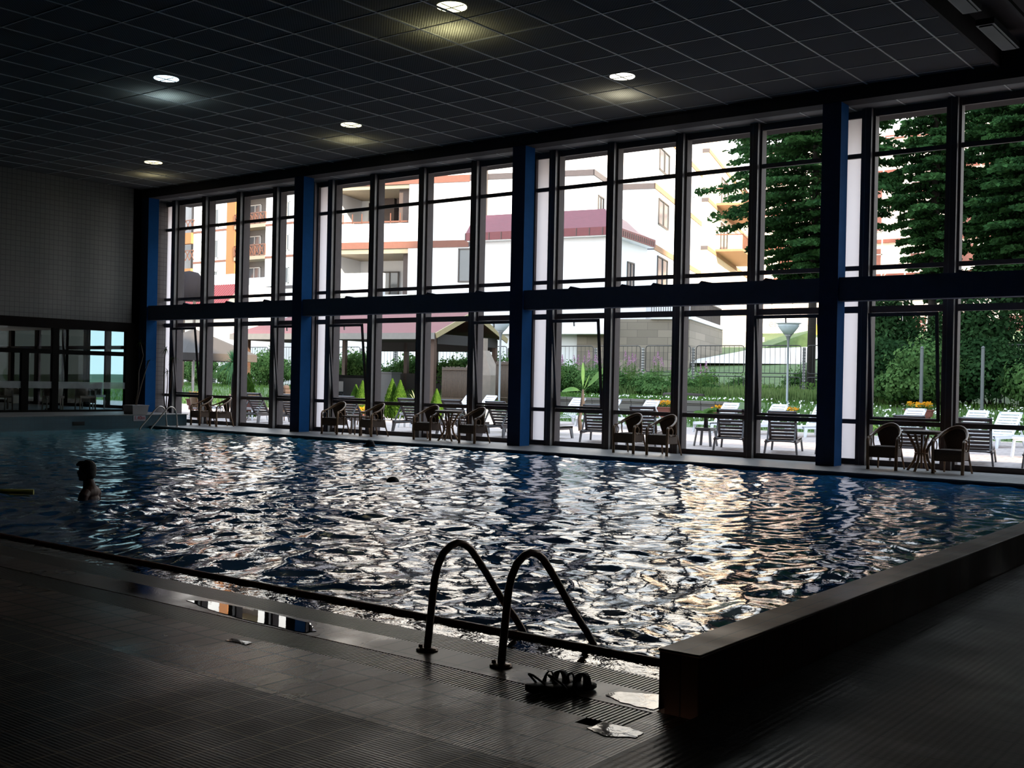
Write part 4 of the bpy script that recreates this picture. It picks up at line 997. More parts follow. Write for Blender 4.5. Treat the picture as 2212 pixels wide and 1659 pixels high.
for x, r_, lab in front:
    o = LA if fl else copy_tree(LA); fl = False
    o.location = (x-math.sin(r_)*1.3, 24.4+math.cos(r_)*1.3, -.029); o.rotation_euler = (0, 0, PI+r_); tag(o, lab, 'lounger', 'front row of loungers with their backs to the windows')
back = [(-29.6, 35.0, 'white lounger facing the hall, in front of the bamboo screen'), (-28.2, 34.6, 'white lounger facing the hall, beside the feathery palm'), (-23.85, 34.4, 'white lounger facing the hall, behind the banana plant'), (-22.3, 34.3, 'white lounger facing the hall, right of the banana plant'),
        (-20.75, 34.4, 'white lounger facing the hall, in front of the low block wall'), (-17.6, 34.3, 'white lounger facing the hall, behind the small palm'), (-16.0, 34.4, 'white lounger facing the hall, left of the garden lamp post'),
        (-14.4, 34.3, 'white lounger facing the hall, right of the garden lamp post'), (-11.5, 34.4, 'white lounger facing the hall, right of the pale narrow pane in the last bay'), (-9.75, 34.3, 'white lounger facing the hall, behind the last mullion'), (-8.55, 33.2, 'white lounger facing the hall, nearest the right edge'), (-7.3, 34.0, 'white lounger cut by the right edge of the picture')]
fl = True
for i, (x, y, lab) in enumerate(back):
    o = LB if fl else copy_tree(LB); fl = False
    o.location = (x+.12, y-1.35, -.029); o.rotation_euler = (0, 0, -.22+.03*(i % 3)); tag(o, lab, 'lounger', 'back row of white loungers facing the hall')
# extra white furniture: tables, stool
def plastic_table(label, x, y, rz, w_=.42, h=.46, m=M_resin):
    t = empty('plastic_table', (x, y, -.029), rz, label, 'table'); b = MB(); b.box(-w_/2, w_/2, -w_/2, w_/2, h-.03, h); b.box(-w_/2+.02, w_/2-.02, -w_/2+.02, w_/2-.02, h-.08, h-.03); b.build('table_top', m, t)
    for sx in (-1, 1):
        for s2 in (-1, 1): b = MB(); b.bar((sx*(w_/2-.04), s2*(w_/2-.04), h-.05), (sx*(w_/2+.01), s2*(w_/2+.01), 0), .06, .03); b.build('leg', m, t)
M_gres = pmat('grey_resin', (.33, .32, .34), .45)
plastic_table('small grey plastic table carrying a little potted palm, third pane of the third bay', -13.45, 25.6, .1, m=M_gres)
plastic_table('small grey plastic table left of the nearest blue column', -10.0, 25.0, .1, m=M_gres)
plastic_table('small white plastic table at the far left, behind the chairs', -24.5, 26.5, .3)
plastic_table('small white plastic stool between lounger rows in the last bay', -6.6, 28.3, .2)
b = MB(); b.box(-24.4, -22.9, 30.0, 30.8, -.03, .62); b.box(-24.45, -22.85, 29.95, 30.85, .62, .66)
o = b.build('storage_box', M_resin); tag(o, 'big white plastic storage box behind the low rattan table bay', 'box')

# flower boxes
M_terra = pmat('terracotta', (.30, .08, .05), .7); M_orange = leafmat('orange_petal', (.80, .25, .02), (.95, .55, .03), .3, 9)
def flowerbox(label, x, y, w_=.9, z=None):
    z = tz(x, y)+.12 if z is None else z
    t = empty('flower_box', (x, y, z), .0, label, 'flower box'); gg = np.random.default_rng(int(abs(x)*10))
    b = MB(); b.add([(-w_/2, -.12, 0), (w_/2, -.12, 0), (w_/2, .12, 0), (-w_/2, .12, 0), (-w_/2-.03, -.15, .22), (w_/2+.03, -.15, .22), (w_/2+.03, .15, .22), (-w_/2-.03, .15, .22)], [(0,3,2,1),(4,5,6,7),(0,1,5,4),(1,2,6,5),(2,3,7,6),(3,0,4,7)]); b.box(-w_/2-.05, w_/2+.05, -.17, .17, .20, .24); b.box(-w_/2+.05, w_/2-.05, -.1, .1, -.15, 0); b.build('trough', M_terra, t)
    n = 260; C = np.stack([gg.uniform(-w_/2, w_/2, n), gg.uniform(-.14, .14, n), gg.uniform(.2, .40, n)], 1); cloud('leaves', M_leafC, C, rvec(gg, n)*.04, rvec(gg, n)*.02, t)
    n = 110; C = np.stack([gg.uniform(-w_/2, w_/2, n), gg.uniform(-.16, .16, n), gg.uniform(.32, .48, n)], 1); cloud('blossom', M_orange, C, rvec(gg, n)*.035, rvec(gg, n)*.035, t)
flowerbox('terracotta trough of orange flowers right of the lounger before the block wall', -21.4, 37.0, .95, .42)
flowerbox('terracotta trough of orange flowers left of the fourth mullion, third bay', -18.95, 37.4, .8, .30)
flowerbox('terracotta trough of orange flowers beside the garden lamp post', -16.9, 38.4, .7, .28)
flowerbox('trough of orange flowers under the thicket in the last bay', -11.9, 37.4, .8, .62)
flowerbox('orange flowers on the terrace table at the far left', -33.6, 25.2, .7, .40)
flowerbox('orange flowers beside the wicker chairs behind the far bay', -31.2, 25.6, .7, .42)
flowerbox('yellow-orange flowers between the little cypresses and the lounger', -29.15, 29.0, .22, -.03)

# garden lamps
M_galv = pmat('lamp_steel', (.36, .40, .42), .4, metal=.4)
def garden_lamp(label, x, y, top):
    z0 = tz(x, y) if y > 36 else -.03
    t = empty('garden_lamp', (x, y, z0), 0, label, 'lamp'); h = top-z0
    b = MB(); b.lathe([(.10, 0), (.10, .05), (.045, .09), (.042, h-.95), (.05, h-.75), (.085, h-.60), (.16, h-.50)], (0, 0, 0), 14); b.build('pole', M_galv, t)
    b = MB(); b.lathe([(.17, h-.50), (.30, h-.34), (.40, h-.20), (.42, h-.10)], (0, 0, 0), 20); b.build('lamp_shade', pmat('lamp_glassy', (.9, 1.1, 1.2), .3), t)
    b = MB(); b.lathe([(.44, h-.10), (.50, h-.08), (.50, h-.05), (.30, h-.01), (.05, h)], (0, 0, 0), 20); b.build('cap', M_resin, t)
garden_lamp('tall garden lamp with funnel head before the driveway, third bay', -18.26, 41.4, 4.05)
garden_lamp('tall garden lamp with funnel head beside the pavilion gable', -28.35, 36.1, 4.05)

# thuja cones
def thuja(label, x, y, h, r_, seed, z=None):
    gg = np.random.default_rng(seed); z = -.03 if y < 36 else tz(x, y); t = empty('small_cypress', (x, y, z), 0, label, 'shrub', 'little cypresses on the terrace')
    n = 2600; zz = gg.uniform(0, 1, n)**.85; rr = r_*np.sin(np.clip((1-zz)*1.9, 0, PI/2))*gg.uniform(.7, 1.0, n); a = gg.uniform(0, 2*PI, n)
    C = np.stack([rr*np.cos(a), rr*np.sin(a), .1+zz*(h-.1)], 1); V = np.stack([np.cos(a)*.02, np.sin(a)*.02, np.full(n, .05)], 1); U = np.stack([-np.sin(a)*.02, np.cos(a)*.02, gg.normal(0, .01, n)], 1)
    cloud('foliage', leafmat('cypress_leaf', (.03, .09, .012), (.11, .22, .03), .4, 4), C, U, V, t); b = MB(); b.tube([(0, 0, -.0), (0, 0, h*.8)], [.03, .01], 6); b.build('stem', M_stem, t)
for i, (x, y, h, r_, lab) in enumerate([(-30.6, 30.2, 1.25, .30, 'little bright green cypress, leftmost, behind the low rattan table'), (-30.05, 30.0, 1.40, .30, 'little bright green cypress, second from the left'), (-29.1, 30.6, 1.50, .33, 'little bright green cypress left of the variegated yucca'),
                                   (-28.6, 30.5, 1.45, .32, 'little bright green cypress touching the variegated yucca'), (-27.6, 31.4, 1.15, .26, 'little bright green cypress beside the bamboo screen'), (-32.6, 26.4, 1.75, .36, 'dark green cypress in the far left bay behind the lounger'), (-31.95, 26.2, 1.6, .34, 'dark green cypress nearer the second blue column')]):
    thuja(lab, x, y, h, r_, 200+i)
# spiky yucca, variegated yucca, feathery palms, banana
M_spike = leafmat('yucca_leaf', (.08, .24, .10), (.22, .46, .20), .35, 3); M_vari = leafmat('variegated_leaf', (.12, .24, .08), (.62, .58, .34), .35, 6); M_palm = leafmat('palm_leaf', (.08, .20, .04), (.22, .38, .10), .45, 4)
def spiky(name, label, x, y, trunk, L, n, m, seed, droop=.6, wid=.03, cat='plant'):
    gg = random.Random(seed); z0 = -.03 if y < 36.3 else tz(x, y); t = empty(name, (x, y, z0), 0, label, cat)
    b = MB(); b.tube([(0, 0, 0), (.03, 0, trunk*.5), (0, 0, trunk)], [.07, .06, .05], 8); b.build('trunk', M_bark, t); b = MB()
    for k in range(n):
        a = gg.uniform(0, 2*PI); el = gg.uniform(-.6, 1.45); d = Vector((math.cos(a)*math.cos(el), math.sin(a)*math.cos(el), math.sin(el))); Lk = L*gg.uniform(.75, 1.1)
        sd_ = d.cross(Vector((0, 0, 1)))
        sd_ = sd_.normalized()*wid if sd_.length > .01 else Vector((wid, 0, 0)); vs = []
        for q in range(5):
            f = q/4; c = Vector((0, 0, trunk+.02*k/n))+d*Lk*f+Vector((0, 0, -Lk*droop*f*f*(1-.4*max(0, math.sin(el))))); w_ = (1-f**2)*1.0+.05; vs += [c-sd_*w_, c+sd_*w_]
        b.add(vs, [(2*q, 2*q+1, 2*q+3, 2*q+2) for q in range(4)])
    b.build('leaves', m, t); return t
spiky('spiky_palm', 'spiky-leaved palm on a thin trunk in front of the grey parasol', -29.2, 23.3, 1.95, .72, 70, M_spike, 1, .65, .022)
spiky('variegated_yucca', 'variegated yucca with cream-edged arching leaves beside the little cypresses', -27.5, 30.2, .55, .95, 42, M_vari, 2, .55, .035)
def fronds(name, label, x, y, trunk, L, n, seed, z=None):
    gg = random.Random(seed); z0 = (-.03 if y < 36.3 else tz(x, y)) if z is None else z; t = empty(name, (x, y, z0), 0, label, 'plant')
    b = MB(); b.tube([(0, 0, 0), (0, 0, trunk)], [.06, .05], 8); b.build('trunk', M_bark, t); b = MB()
    for k in range(n):
        a = k*2.4+gg.uniform(-.3, .3); el = gg.uniform(.35, 1.25); hd = Vector((math.cos(a), math.sin(a), 0)); P = []
        for q in range(9): f = q/8; P.append(Vector((0, 0, trunk))+hd*L*f*math.cos(el*(1-f*.3))+Vector((0, 0, L*(math.sin(el)*f-.55*f*f))))
        b.tube(P, .006, 4, caps=False)
        for q in range(1, 9):
            for h_ in (0, .5):
                p = P[q-1].lerp(P[q], h_); sdv = Vector((-hd.y, hd.x, 0)); tg = (P[q]-P[q-1]).normalized(); ln = L*.30*math.sin(PI*min(1, (q+h_)/9.2))+.05
                for s in (-1, 1):
                    e = (sdv*s+tg*.7).normalized()*ln+Vector((0, 0, -ln*.35)); nrm = tg*.010; b.add([p-nrm, p+nrm, p+e*.6+nrm*.9, p+e, p+e*.6-nrm*.9], [(0, 1, 2, 3, 4)])
    b.build('fronds', M_palm, t)
fronds('feathery_palm', 'feathery light green palm left of the middle blue column', -20.9, 26.9, .45, 1.25, 16, 5)
fronds('feathery_palm', 'second feathery palm behind the middle blue column', -19.4, 27.2, .4, 1.1, 12, 6)
fronds('small_potted_palm', 'little bushy palm standing on the small grey plastic table', -13.45, 25.6, .34, .42, 14, 7, z=.432)
fronds('feathery_palm', 'dry arching palm frond at the left side of the nearest blue column', -10.2, 27.0, .6, 1.1, 8, 9)
def banana(label, x, y, trunk, leaves, z0=-.03):
    t = empty('banana_plant', (x, y, z0), 0, label, 'plant')
    b = MB(); b.tube([(0, 0, 0), (-.06, 0, trunk*.35), (.05, 0, trunk*.8), (.05, 0, trunk+.2)], [.075, .06, .075, .03], 9); b.build('trunk', pmat('banana_trunk', (.05, .03, .022), .8, var=.4, scale=9), t)
    for (dx, dz, L, cv, wd) in leaves:
        b = MB(); vs = []; d = Vector((dx, .25, dz)).normalized(); sdv = d.cross(Vector((0, 1, 0))).normalized(); sdv = (sdv*.75+Vector((0, .6, 0))).normalized()
        for q in range(11):
            f = q/10; c = Vector((.05, 0, trunk+.1))+d*L*f+Vector((dx*.2*f*f, 0, -cv*L*f*f)); w_ = wd*(.05 if f < .25 else math.sin(PI*min(1, (f-.22)/.80))**.6+.03)
            vs += [c-sdv*w_, c+Vector((0, 0, -.01)), c+sdv*w_]
        fs = []
        for q in range(10): fs += [(3*q, 3*q+1, 3*q+4, 3*q+3), (3*q+1, 3*q+2, 3*q+5, 3*q+4)]
        b.add(vs, fs, True); b.build('leaf', leafmat('banana_leaf', (.12, .27, .08), (.24, .42, .13), .55, 2), t)
banana('banana plant with two upright leaves and one bent leaf in the third bay', -20.15, 29.9, 1.12, [(-.16, 1, 1.0, .0, .18), (.70, 1, 1.15, .05, .17), (-1.0, .55, .85, .45, .10), (.2, 1, .6, 0, .06)])
banana('bright green banana leaf entering at the right edge of the picture', -6.05, 30.0, .75, [(-.95, .45, 1.0, .35, .20), (.4, 1, 1.2, .2, .2), (-.3, .7, .7, .3, .12)])

# parasol
M_canv = pmat('parasol_canvas', (.085, .07, .062), .9, var=.08)
pa = empty('parasol', (-37.0, 27.6, -.03), 0, 'big grey-brown square parasol behind the far left bay', 'parasol')
b = MB(); R_ = 2.0; ap = (0, 0, 3.35); n8 = 8; vs = [ap]; ring = []
for k in range(n8*4):
    a = 2*PI*k/(n8*4); rr = R_/max(abs(math.cos(a)), abs(math.sin(a)))*.94; rr = min(rr, R_*1.22); ring.append((rr*math.cos(a), rr*math.sin(a), 2.36))
vs += ring+[(x, y, z-.28) for x, y, z in ring]; m_ = len(ring)
b.add(vs, [(0, 1+k, 1+(k+1) % m_) for k in range(m_)]+[(1+k, 1+m_+k, 1+m_+(k+1) % m_, 1+(k+1) % m_) for k in range(m_)]); b.build('canopy', M_canv, pa)
b = MB(); b.tube([(0, 0, 0), (0, 0, 3.3)], .035, 8); b.build('pole', M_resin, pa)
tr = empty('lattice_mast', (-33.1, 24.0, -.03), 0, 'white ladder-like lattice mast in the first pane of the far left bay', 'mast')
b = MB()
for s in (-.11, .11): b.box(s-.022, s+.022, -.02, .02, 0, 2.85)
for k in range(7): b.box(-.11, .11, -.015, .015, .1+k*.42, .135+k*.42)
b.build('frame', M_resin, tr)
# terrace wicker chairs and tables far left
M_cane = pmat('tan_cane', (.45, .24, .10), .6, var=.2, scale=30)
def make_cane():
    t = empty('cane_chair', (0, 0, 0)); b = MB(); b.box(-.24, .24, -.24, .24, .41, .45); b.build('seat', M_cane, t)
    b = MB(); vs = []
    for lv in range(4):
        for i in range(7): f = i/6-.5; vs.append((f*.46*(1-.10*lv/3*(lv == 3)), .22+.05*lv/3-.05*(1-4*f*f)*-1*.5, .45+.14*lv+(.03*(1-4*f*f) if lv == 3 else 0)))
    b.add(vs, [(l*7+i, l*7+i+1, (l+1)*7+i+1, (l+1)*7+i) for l in range(3) for i in range(6)], True); o = b.build('backrest', M_cane, t); md = o.modifiers.new('s', 'SOLIDIFY'); md.thickness = .02
    for sx in (-1, 1):
        for s2 in (-1, 1): b = MB(); b.tube([(sx*.2, s2*.2, .42), (sx*.24, s2*.24, 0)], .017, 6); b.build('leg', M_cane, t)
        b = MB(); b.tube([(sx*.25, .22, .66), (sx*.28, 0, .66), (sx*.25, -.2, .64), (sx*.22, -.2, .42)], .015, 6); b.build('arm', M_cane, t)
    return t
ca = make_cane(); fl = True
for x, y, r_, lab in [(-32.15, 24.3, 3.0, 'tan cane chair facing away in the first pane of the far bay'), (-31.0, 25.0, 2.3, 'tan cane chair partly behind the first mullion of the far bay'), (-30.3, 26.3, .4, 'tan cane chair behind the rattan armchairs of the far bay'), (-28.4, 27.4, .2, 'tan cane chair in the third pane of the far bay'), (-26.4, 26.6, .3, 'tan cane chair just left of the second blue column')]:
    o = ca if fl else copy_tree(ca); fl = False; o.location = (x, y, -.028); o.rotation_euler = (0, 0, r_); tag(o, lab, 'chair', 'tan cane chairs on the terrace')
plastic_table('white square terrace table under the orange flowers, far left', -33.0, 25.2, .1, .8, .42)
plastic_table('white terrace table beside the wicker chairs of the far bay', -31.2, 25.7, .2, .8, .44)
b = MB(); b.box(-34.5, -34.1, 29.8, 30.2, -.03, .9); b.box(-34.55, -34.05, 29.75, 30.25, .9, 1.0); b.lathe([(.14, 1.0), (.14, 1.12), (.05, 1.18)], (-34.3, 30.0, 0), 10)
tag(b.build('litter_bin', pmat('bin_brown', (.09, .05, .035), .8)), 'brown wooden litter bin on the lawn edge beside the first mullion', 'bin')

# ------------------------------------------------------------------ pavilion with red roof
M_red = pmat('red_shingle', (.28, .075, .078), .75, var=.25, scale=22, bump=.3); M_fasc = pmat('grey_fascia', (.30, .29, .27), .6); M_yel = pmat('yellow_timber', (.52, .42, .20), .6, var=.12, scale=8)
M_wood = pmat('brown_timber', (.10, .045, .025), .6, var=.25, scale=9); M_dark = pmat('dark_interior', (.02, .018, .018), .8)
ang = .12
pv = empty('garden_pavilion', (-33.2, 37.6, .35), ang, 'open garden pavilion with red shingle roof and yellow gable boards', 'pavilion')
# local: front eave along -x from 0 to -11, gable at x=0, depth y 0..5.4
b = MB(); RZ, RY, EZ = 4.35, 2.7, 3.22
b.add([(.25, -.35, EZ), (-12.0, -.35, EZ), (-10.4, RY, RZ), (.25, RY, RZ), (.25, 5.75, EZ), (-12.0, 5.75, EZ)], [(0,3,2,1),(3,4,5,2),(1,2,5)])
b.add([(.25, -.35, EZ-.06), (-12.0, -.35, EZ-.06), (-10.4, RY, RZ-.06), (.25, RY, RZ-.06), (.25, 5.75, EZ-.06), (-12.0, 5.75, EZ-.06)], [(0,1,2,3),(3,2,5,4),(1,5,2)]); b.build('roof', M_red, pv)
b = MB(); b.box(-12.0, .22, -.40, -.34, EZ-.28, EZ+.0); b.box(-12.05, -12.0, -.4, 5.75, EZ-.28, EZ); b.build('fascia', M_fasc, pv)
for s, y0, y1 in ((0, -.35, RY), (1, 5.75, RY)):
    b = MB(); b.bar((.28, y0, EZ-.12), (.28, y1, RZ-.10), .05, .24); b.build('gable_board', M_yel, pv)
for px, py in ((-.15, .1), (-3.6, .1), (-7.4, .1), (-11.3, .1), (-.15, 5.3), (-3.6, 5.3), (-7.4, 5.3), (-11.3, 5.3), (-5.4, 5.3), (-9.4, 5.3)):
    b = MB(); b.box(px-.10, px+.10, py-.10, py+.10, -.35, EZ-.1); b.build('post', M_wood, pv)
b = MB(); b.box(-7.6, -.2, 5.2, 5.3, -.3, 1.45); b.box(-7.6, -.2, 5.2, 5.3, 2.55, EZ-.1); b.box(-.1, -.02, .2, 5.3, 2.75, 3.2); b.box(-7.5, -7.4, .2, 5.3, -.3, 1.3); b.box(-7.3, -4.0, 2.3, 2.5, -.3, 1.15); b.box(-7.6, -.3, .1, 5.3, 3.02, 3.06)
b.build('dark_boarding', M_dark, pv)
M_bbq = pmat('barbecue_stone', (.46, .37, .30), .8, var=.2, scale=5)
bq = empty('stone_barbecue', (-31.9, 39.3, .5), ang, 'tapering stone barbecue chimney under the pavilion gable', 'barbecue')
b = MB(); b.add([(-.75, -.45, 1.25), (.75, -.45, 1.25), (.75, .45, 1.25), (-.75, .45, 1.25), (-.28, -.2, 2.35), (.28, -.2, 2.35), (.28, .2, 2.35), (-.28, .2, 2.35)], [(0,3,2,1),(4,5,6,7),(0,1,5,4),(1,2,6,5),(2,3,7,6),(3,0,4,7)]); b.build('hood', M_bbq, bq)
b = MB(); b.box(-.75, .75, -.45, .45, -.5, 1.25); b.box(-.2, .2, -.16, .16, 2.35, 2.9); b.build('base', M_bbq, bq)
M_bamb = brickmat('bamboo', (.24, .16, .09), (.05, .03, .02), .07, 5.0, .012, rough=.7, axes='XZ', bump=.8, var=.35)
def screen(label, x0, x1, y, z0, z1, yy=0.0):
    b = MB(); x = x0; gg = random.Random(int(x0*10))
    while x < x1: hh = z1+gg.uniform(-.03, .02); b.tube([(x, y+(x-x0)*yy, z0), (x, y+(x-x0)*yy, hh)], .032, 6); x += .072
    b.bar((x0, y-.04, z1-.12), (x1, y-.04+(x1-x0)*yy, z1-.12), .03, .05); b.bar((x0, y-.04, z0+.6), (x1, y-.04+(x1-x0)*yy, z0+.6), .03, .05)
    tag(b.build('bamboo_screen', pmat('bamboo_pole', (.115, .07, .04), .7, var=.4, scale=14)), label, 'screen')
screen('tall bamboo screen in front of the barbecue chimney', -32.55, -30.35, 37.4, .1, 2.08)
screen('tall bamboo screen under the right side of the gable', -30.1, -27.2, 38.1, .2, 2.35)
# dark things under the pavilion
b = MB(); b.box(-37.1, -36.2, 38.0, 38.6, .4, 1.75); b.box(-37.15, -36.15, 37.95, 38.65, 1.75, 1.82); tag(b.build('serving_counter', pmat('counter_grey', (.05, .06, .07), .5)), 'dark grey serving counter standing inside the pavilion', 'counter')
for k, (x, lab) in enumerate(((-39.6, 'black garden chair under the left part of the pavilion'), (-38.7, 'black garden chair right of its twin under the pavilion'))):
    t = empty('garden_chair', (x, 36.9, .42), .2*k, lab, 'chair'); mk = pmat('black_plastic', (.012, .016, .02), .35)
    b = MB(); b.box(-.25, .25, -.25, .25, .40, .44); b.build('seat', mk, t); b = MB(); b.box(-.25, .25, .22, .26, .44, .92); b.build('backrest', mk, t)
    for sx in (-1, 1):
        for s2 in (-1, 1): b = MB(); b.tube([(sx*.22, s2*.22, .42), (sx*.25, s2*.26, -.35)], .018, 6); b.build('leg', mk, t)

# ------------------------------------------------------------------ buildings
def stdwin(b1, b2, u0, u1, z0, z1, w0, axis, m=None):
    """frame bars into b1 and panes into b2 on a front (axis u) or side (axis w) wall"""
    t = .07
    def bx(bb, a, c, d, e, off0, off1):
        if axis == 'u': bb.box(a, c, w0-off1, w0-off0, d, e)
        else: bb.box(w0+off0, w0+off1, a, c, d, e)
    bx(b2, u0, u1, z0, z1, .0, .03)
    for a, c, d, e in ((u0, u0+t, z0, z1), (u1-t, u1, z0, z1), (u0, u1, z0, z0+t), (u0, u1, z1-t, z1), ((u0+u1)/2-t/2, (u0+u1)/2+t/2, z0, z1)): bx(b1, a, c, d, e, .03, .07)
th = math.radians(18.5); K = 1.2
OT = Vector((-29.1453*K, 49.5003*K, 1.5-1.5*K))
MT = Matrix.Translation(OT) @ Matrix.Rotation(th, 4, 'Z') @ Matrix.Scale(K, 4)
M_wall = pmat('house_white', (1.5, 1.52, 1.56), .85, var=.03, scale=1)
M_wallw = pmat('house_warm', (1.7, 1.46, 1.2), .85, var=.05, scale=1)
M_bandb = pmat('band_brown', (.33, .13, .09), .8, var=.12); M_bandg = pmat('band_grey', (.13, .11, .12), .8); M_bando = pmat('band_orange', (.55, .30, .16), .8, var=.1)
M_wfr = pmat('window_frame_dark', (.10, .08, .07), .5); M_wpane = pmat('window_glass_dark', (.16, .19, .22), .12, var=.3, scale=.6, spec=.8)
M_beige = pmat('loggia_beige', (.55, .46, .34), .85); M_brwall = pmat('loggia_brown', (.12, .085, .075), .85); M_rail = pmat('rail_brown', (.25, .09, .05), .6)
A = empty('apartment_building', OT + Vector((0, 0, 0)), 0, 'white apartment building with recessed balconies behind the second bay', 'building')
def bpart(root, name, m, fn, Mx=MT):
    b = MB(Matrix.Translation(-Vector(root.location)) @ Mx); fn(b); return b.build(name, m, root)
# walls of A
def fa(b):
    b.box(-18.2, -2.4, -2.9, 10, -1.5, 5.87)
    b.box(-18.2, -2.4, .4, 10, 5.87, 17)
    b.box(-12.2, -2.4, -3, .4, 5.87, 8.3); b.box(-12.2, -2.4, -3, .4, 8.6, 11.6); b.box(-12.2, -2.4, -3, .4, 11.9, 17)
    b.box(-12.2, -2.4, -2.98, .4, 8.3, 8.6); b.box(-12.2, -2.4, -2.98, .4, 11.6, 11.9)
    b.box(-18.2, -12.2, -3, -2.8, 8.6, 9.56); b.box(-18.2, -12.2, -3, -2.8, 11.9, 12.9); b.box(-18.2, -12.2, -3, .4, 12.9, 17)
    b.box(-16.2, -13.6, -3.0, -2.7, 5.8, 7.0); b.box(-18.2, -16.6, -3.0, .4, 5.8, 12.9)
bpart(A, 'wall', M_wall, fa)
bpart(A, 'band', M_bandb, lambda b: (b.box(-18.2, -8.85, -3.06, -2.7, 8.25, 8.6), b.box(-18.2, -8.85, -3.06, -2.7, 11.55, 11.9)))
bpart(A, 'band', M_bandg, lambda b: (b.box(-8.85, -2.36, -3.05, -2.9, 8.28, 8.6), b.box(-8.85, -2.36, -3.05, -2.9, 11.62, 11.9), b.box(-2.42, -2.34, -3.05, .4, 11.62, 11.9)))
bpart(A, 'loggia_ceiling', M_beige, lambda b: (b.box(-18.2, -12.2, -2.98, .4, 8.0, 8.25), b.box(-18.2, -12.2, -2.98, .4, 11.35, 11.55), b.box(-18.2, -12.2, -2.98, .4, 8.56, 8.62)))
bpart(A, 'loggia_wall', M_brwall, lambda b: (b.box(-15.6, -14.35, -.2, .38, 8.6, 11.35), b.box(-12.9, -12.2, -2.7, .38, 8.6, 11.35), b.box(-14.2, -13.55, -.2, .38, 11.0, 11.35), b.box(-12.6, -12.2, -2.7, .38, 5.87, 8.0)))
bpart(A, 'loggia_railing', M_rail, lambda b: [b.box(-16.6, -12.2, -2.92, -2.86, 9.62, 9.70)]+[b.box(-16.6+k*.55, -16.56+k*.55, -2.92, -2.88, 9.56, 10.1) for k in range(8)])
for (u0, u1, z0, z1, w0) in ((-9.4, -7.67, 6.46, 8.18, -3), (-13.5, -12.7, 5.9, 7.9, .3), (-15.3, -14.2, 5.9, 7.4, .3), (-13.55, -12.75, 8.9, 10.8, .3), (-16.1, -15.7, 9.0, 11.2, .3), (-5.6, -4.4, 9.0, 10.8, -3), (-10.9, -10.2, 12.6, 14.2, -3)):
    b1 = MB(Matrix.Translation(-A.location) @ MT); b2 = MB(Matrix.Translation(-A.location) @ MT); stdwin(b1, b2, u0, u1, z0, z1, w0, 'u'); f_ = b1.build('window', M_wfr, A); b2.build('pane', M_wpane, f_)
b1 = MB(Matrix.Translation(-A.location) @ MT); b2 = MB(Matrix.Translation(-A.location) @ MT); stdwin(b1, b2, -2.2, -1.1, 9.2, 10.8, -2.4, 'w'); f_ = b1.build('window', M_wfr, A); b2.build('pane', M_wpane, f_)
bpart(A, 'drainpipe', M_wfr, lambda b: b.box(-7.95, -7.88, -3.12, -3.02, 9.0, 12.4))
# tower T
T_ = empty('apartment_tower', OT, 0, 'pale corner tower with brown and orange floor bands behind the red roof', 'building')
bpart(T_, 'wall', M_wall, lambda b: b.box(-2.4, 0, 0, 14, -1.5, 17))
bpart(T_, 'band', M_bandg, lambda b: [b.box(-2.4, .03, -.06, .1, z, z+.28) for z in (8.31, 11.38, 14.4)])
bpart(T_, 'band', M_bando, lambda b: [b.box(-.02, .05, -.06, 14.05, z, z+.28) for z in (8.31, 11.38, 14.4)])
for z0, z1 in ((9.7, 11.05), (12.5, 13.7), (6.5, 8.1)):
    b1 = MB(Matrix.Translation(-T_.location) @ MT); b2 = MB(Matrix.Translation(-T_.location) @ MT); stdwin(b1, b2, .8, 3.4, z0, z1, 0, 'w'); f_ = b1.build('window', M_wfr, T_); b2.build('pane', M_wpane, f_)
# annex R with red hipped roof
R0 = empty('red_roof_annex', OT, 0, 'white annex with red metal hipped roof in front of the tower', 'building')
MR = Matrix.Translation((-30.463, 47.914, 0)) @ Matrix.Rotation(math.radians(10.5), 4, 'Z')
bpart(R0, 'wall', M_wall, lambda b: b.box(-8.2, -.35, .35, 5.6, 4.0, 9.0), MR)
M_redm = pmat('red_metal', (.27, .045, .06), .45, var=.2, scale=5, metal=.1)
bpart(R0, 'roof', M_redm, lambda b: b.add([(-8.6, 0, 9.36), (0, 0, 9.36), (0, 5.8, 9.36), (-.75, 5.3, 9.75), (-1, 1, 10.45), (-8.6, 1, 10.45), (-8.6, 5, 10.45), (-1.2, 4.6, 10.3)], [(0,1,4,5),(1,2,3,4),(4,3,7),(5,4,7,6)]), MR)
bpart(R0, 'fascia', M_redm, lambda b: (b.box(-8.6, .02, -.05, .02, 8.97, 9.38), b.box(-.02, .05, -.05, 5.8, 8.97, 9.38)), MR)
bpart(R0, 'eave_board', M_wfr, lambda b: [b.box(.05, .07, .1+k*.30, .19+k*.30, 9.02, 9.28) for k in range(19)]+[b.box(-8.6+k*.72, -8.56+k*.72, -.07, -.05, 8.98, 9.36) for k in range(12)], MR)
bpart(R0, 'soffit', M_wall, lambda b: b.box(-8.5, 0, 0, 5.7, 8.92, 8.98), MR)
b1 = MB(Matrix.Translation(-R0.location) @ MR); b2 = MB(Matrix.Translation(-R0.location) @ MR); stdwin(b1, b2, 2.6, 3.6, 5.6, 7.9, -.35, 'w'); f_ = b1.build('window', M_wfr, R0); b2.build('pane', M_wpane, f_)
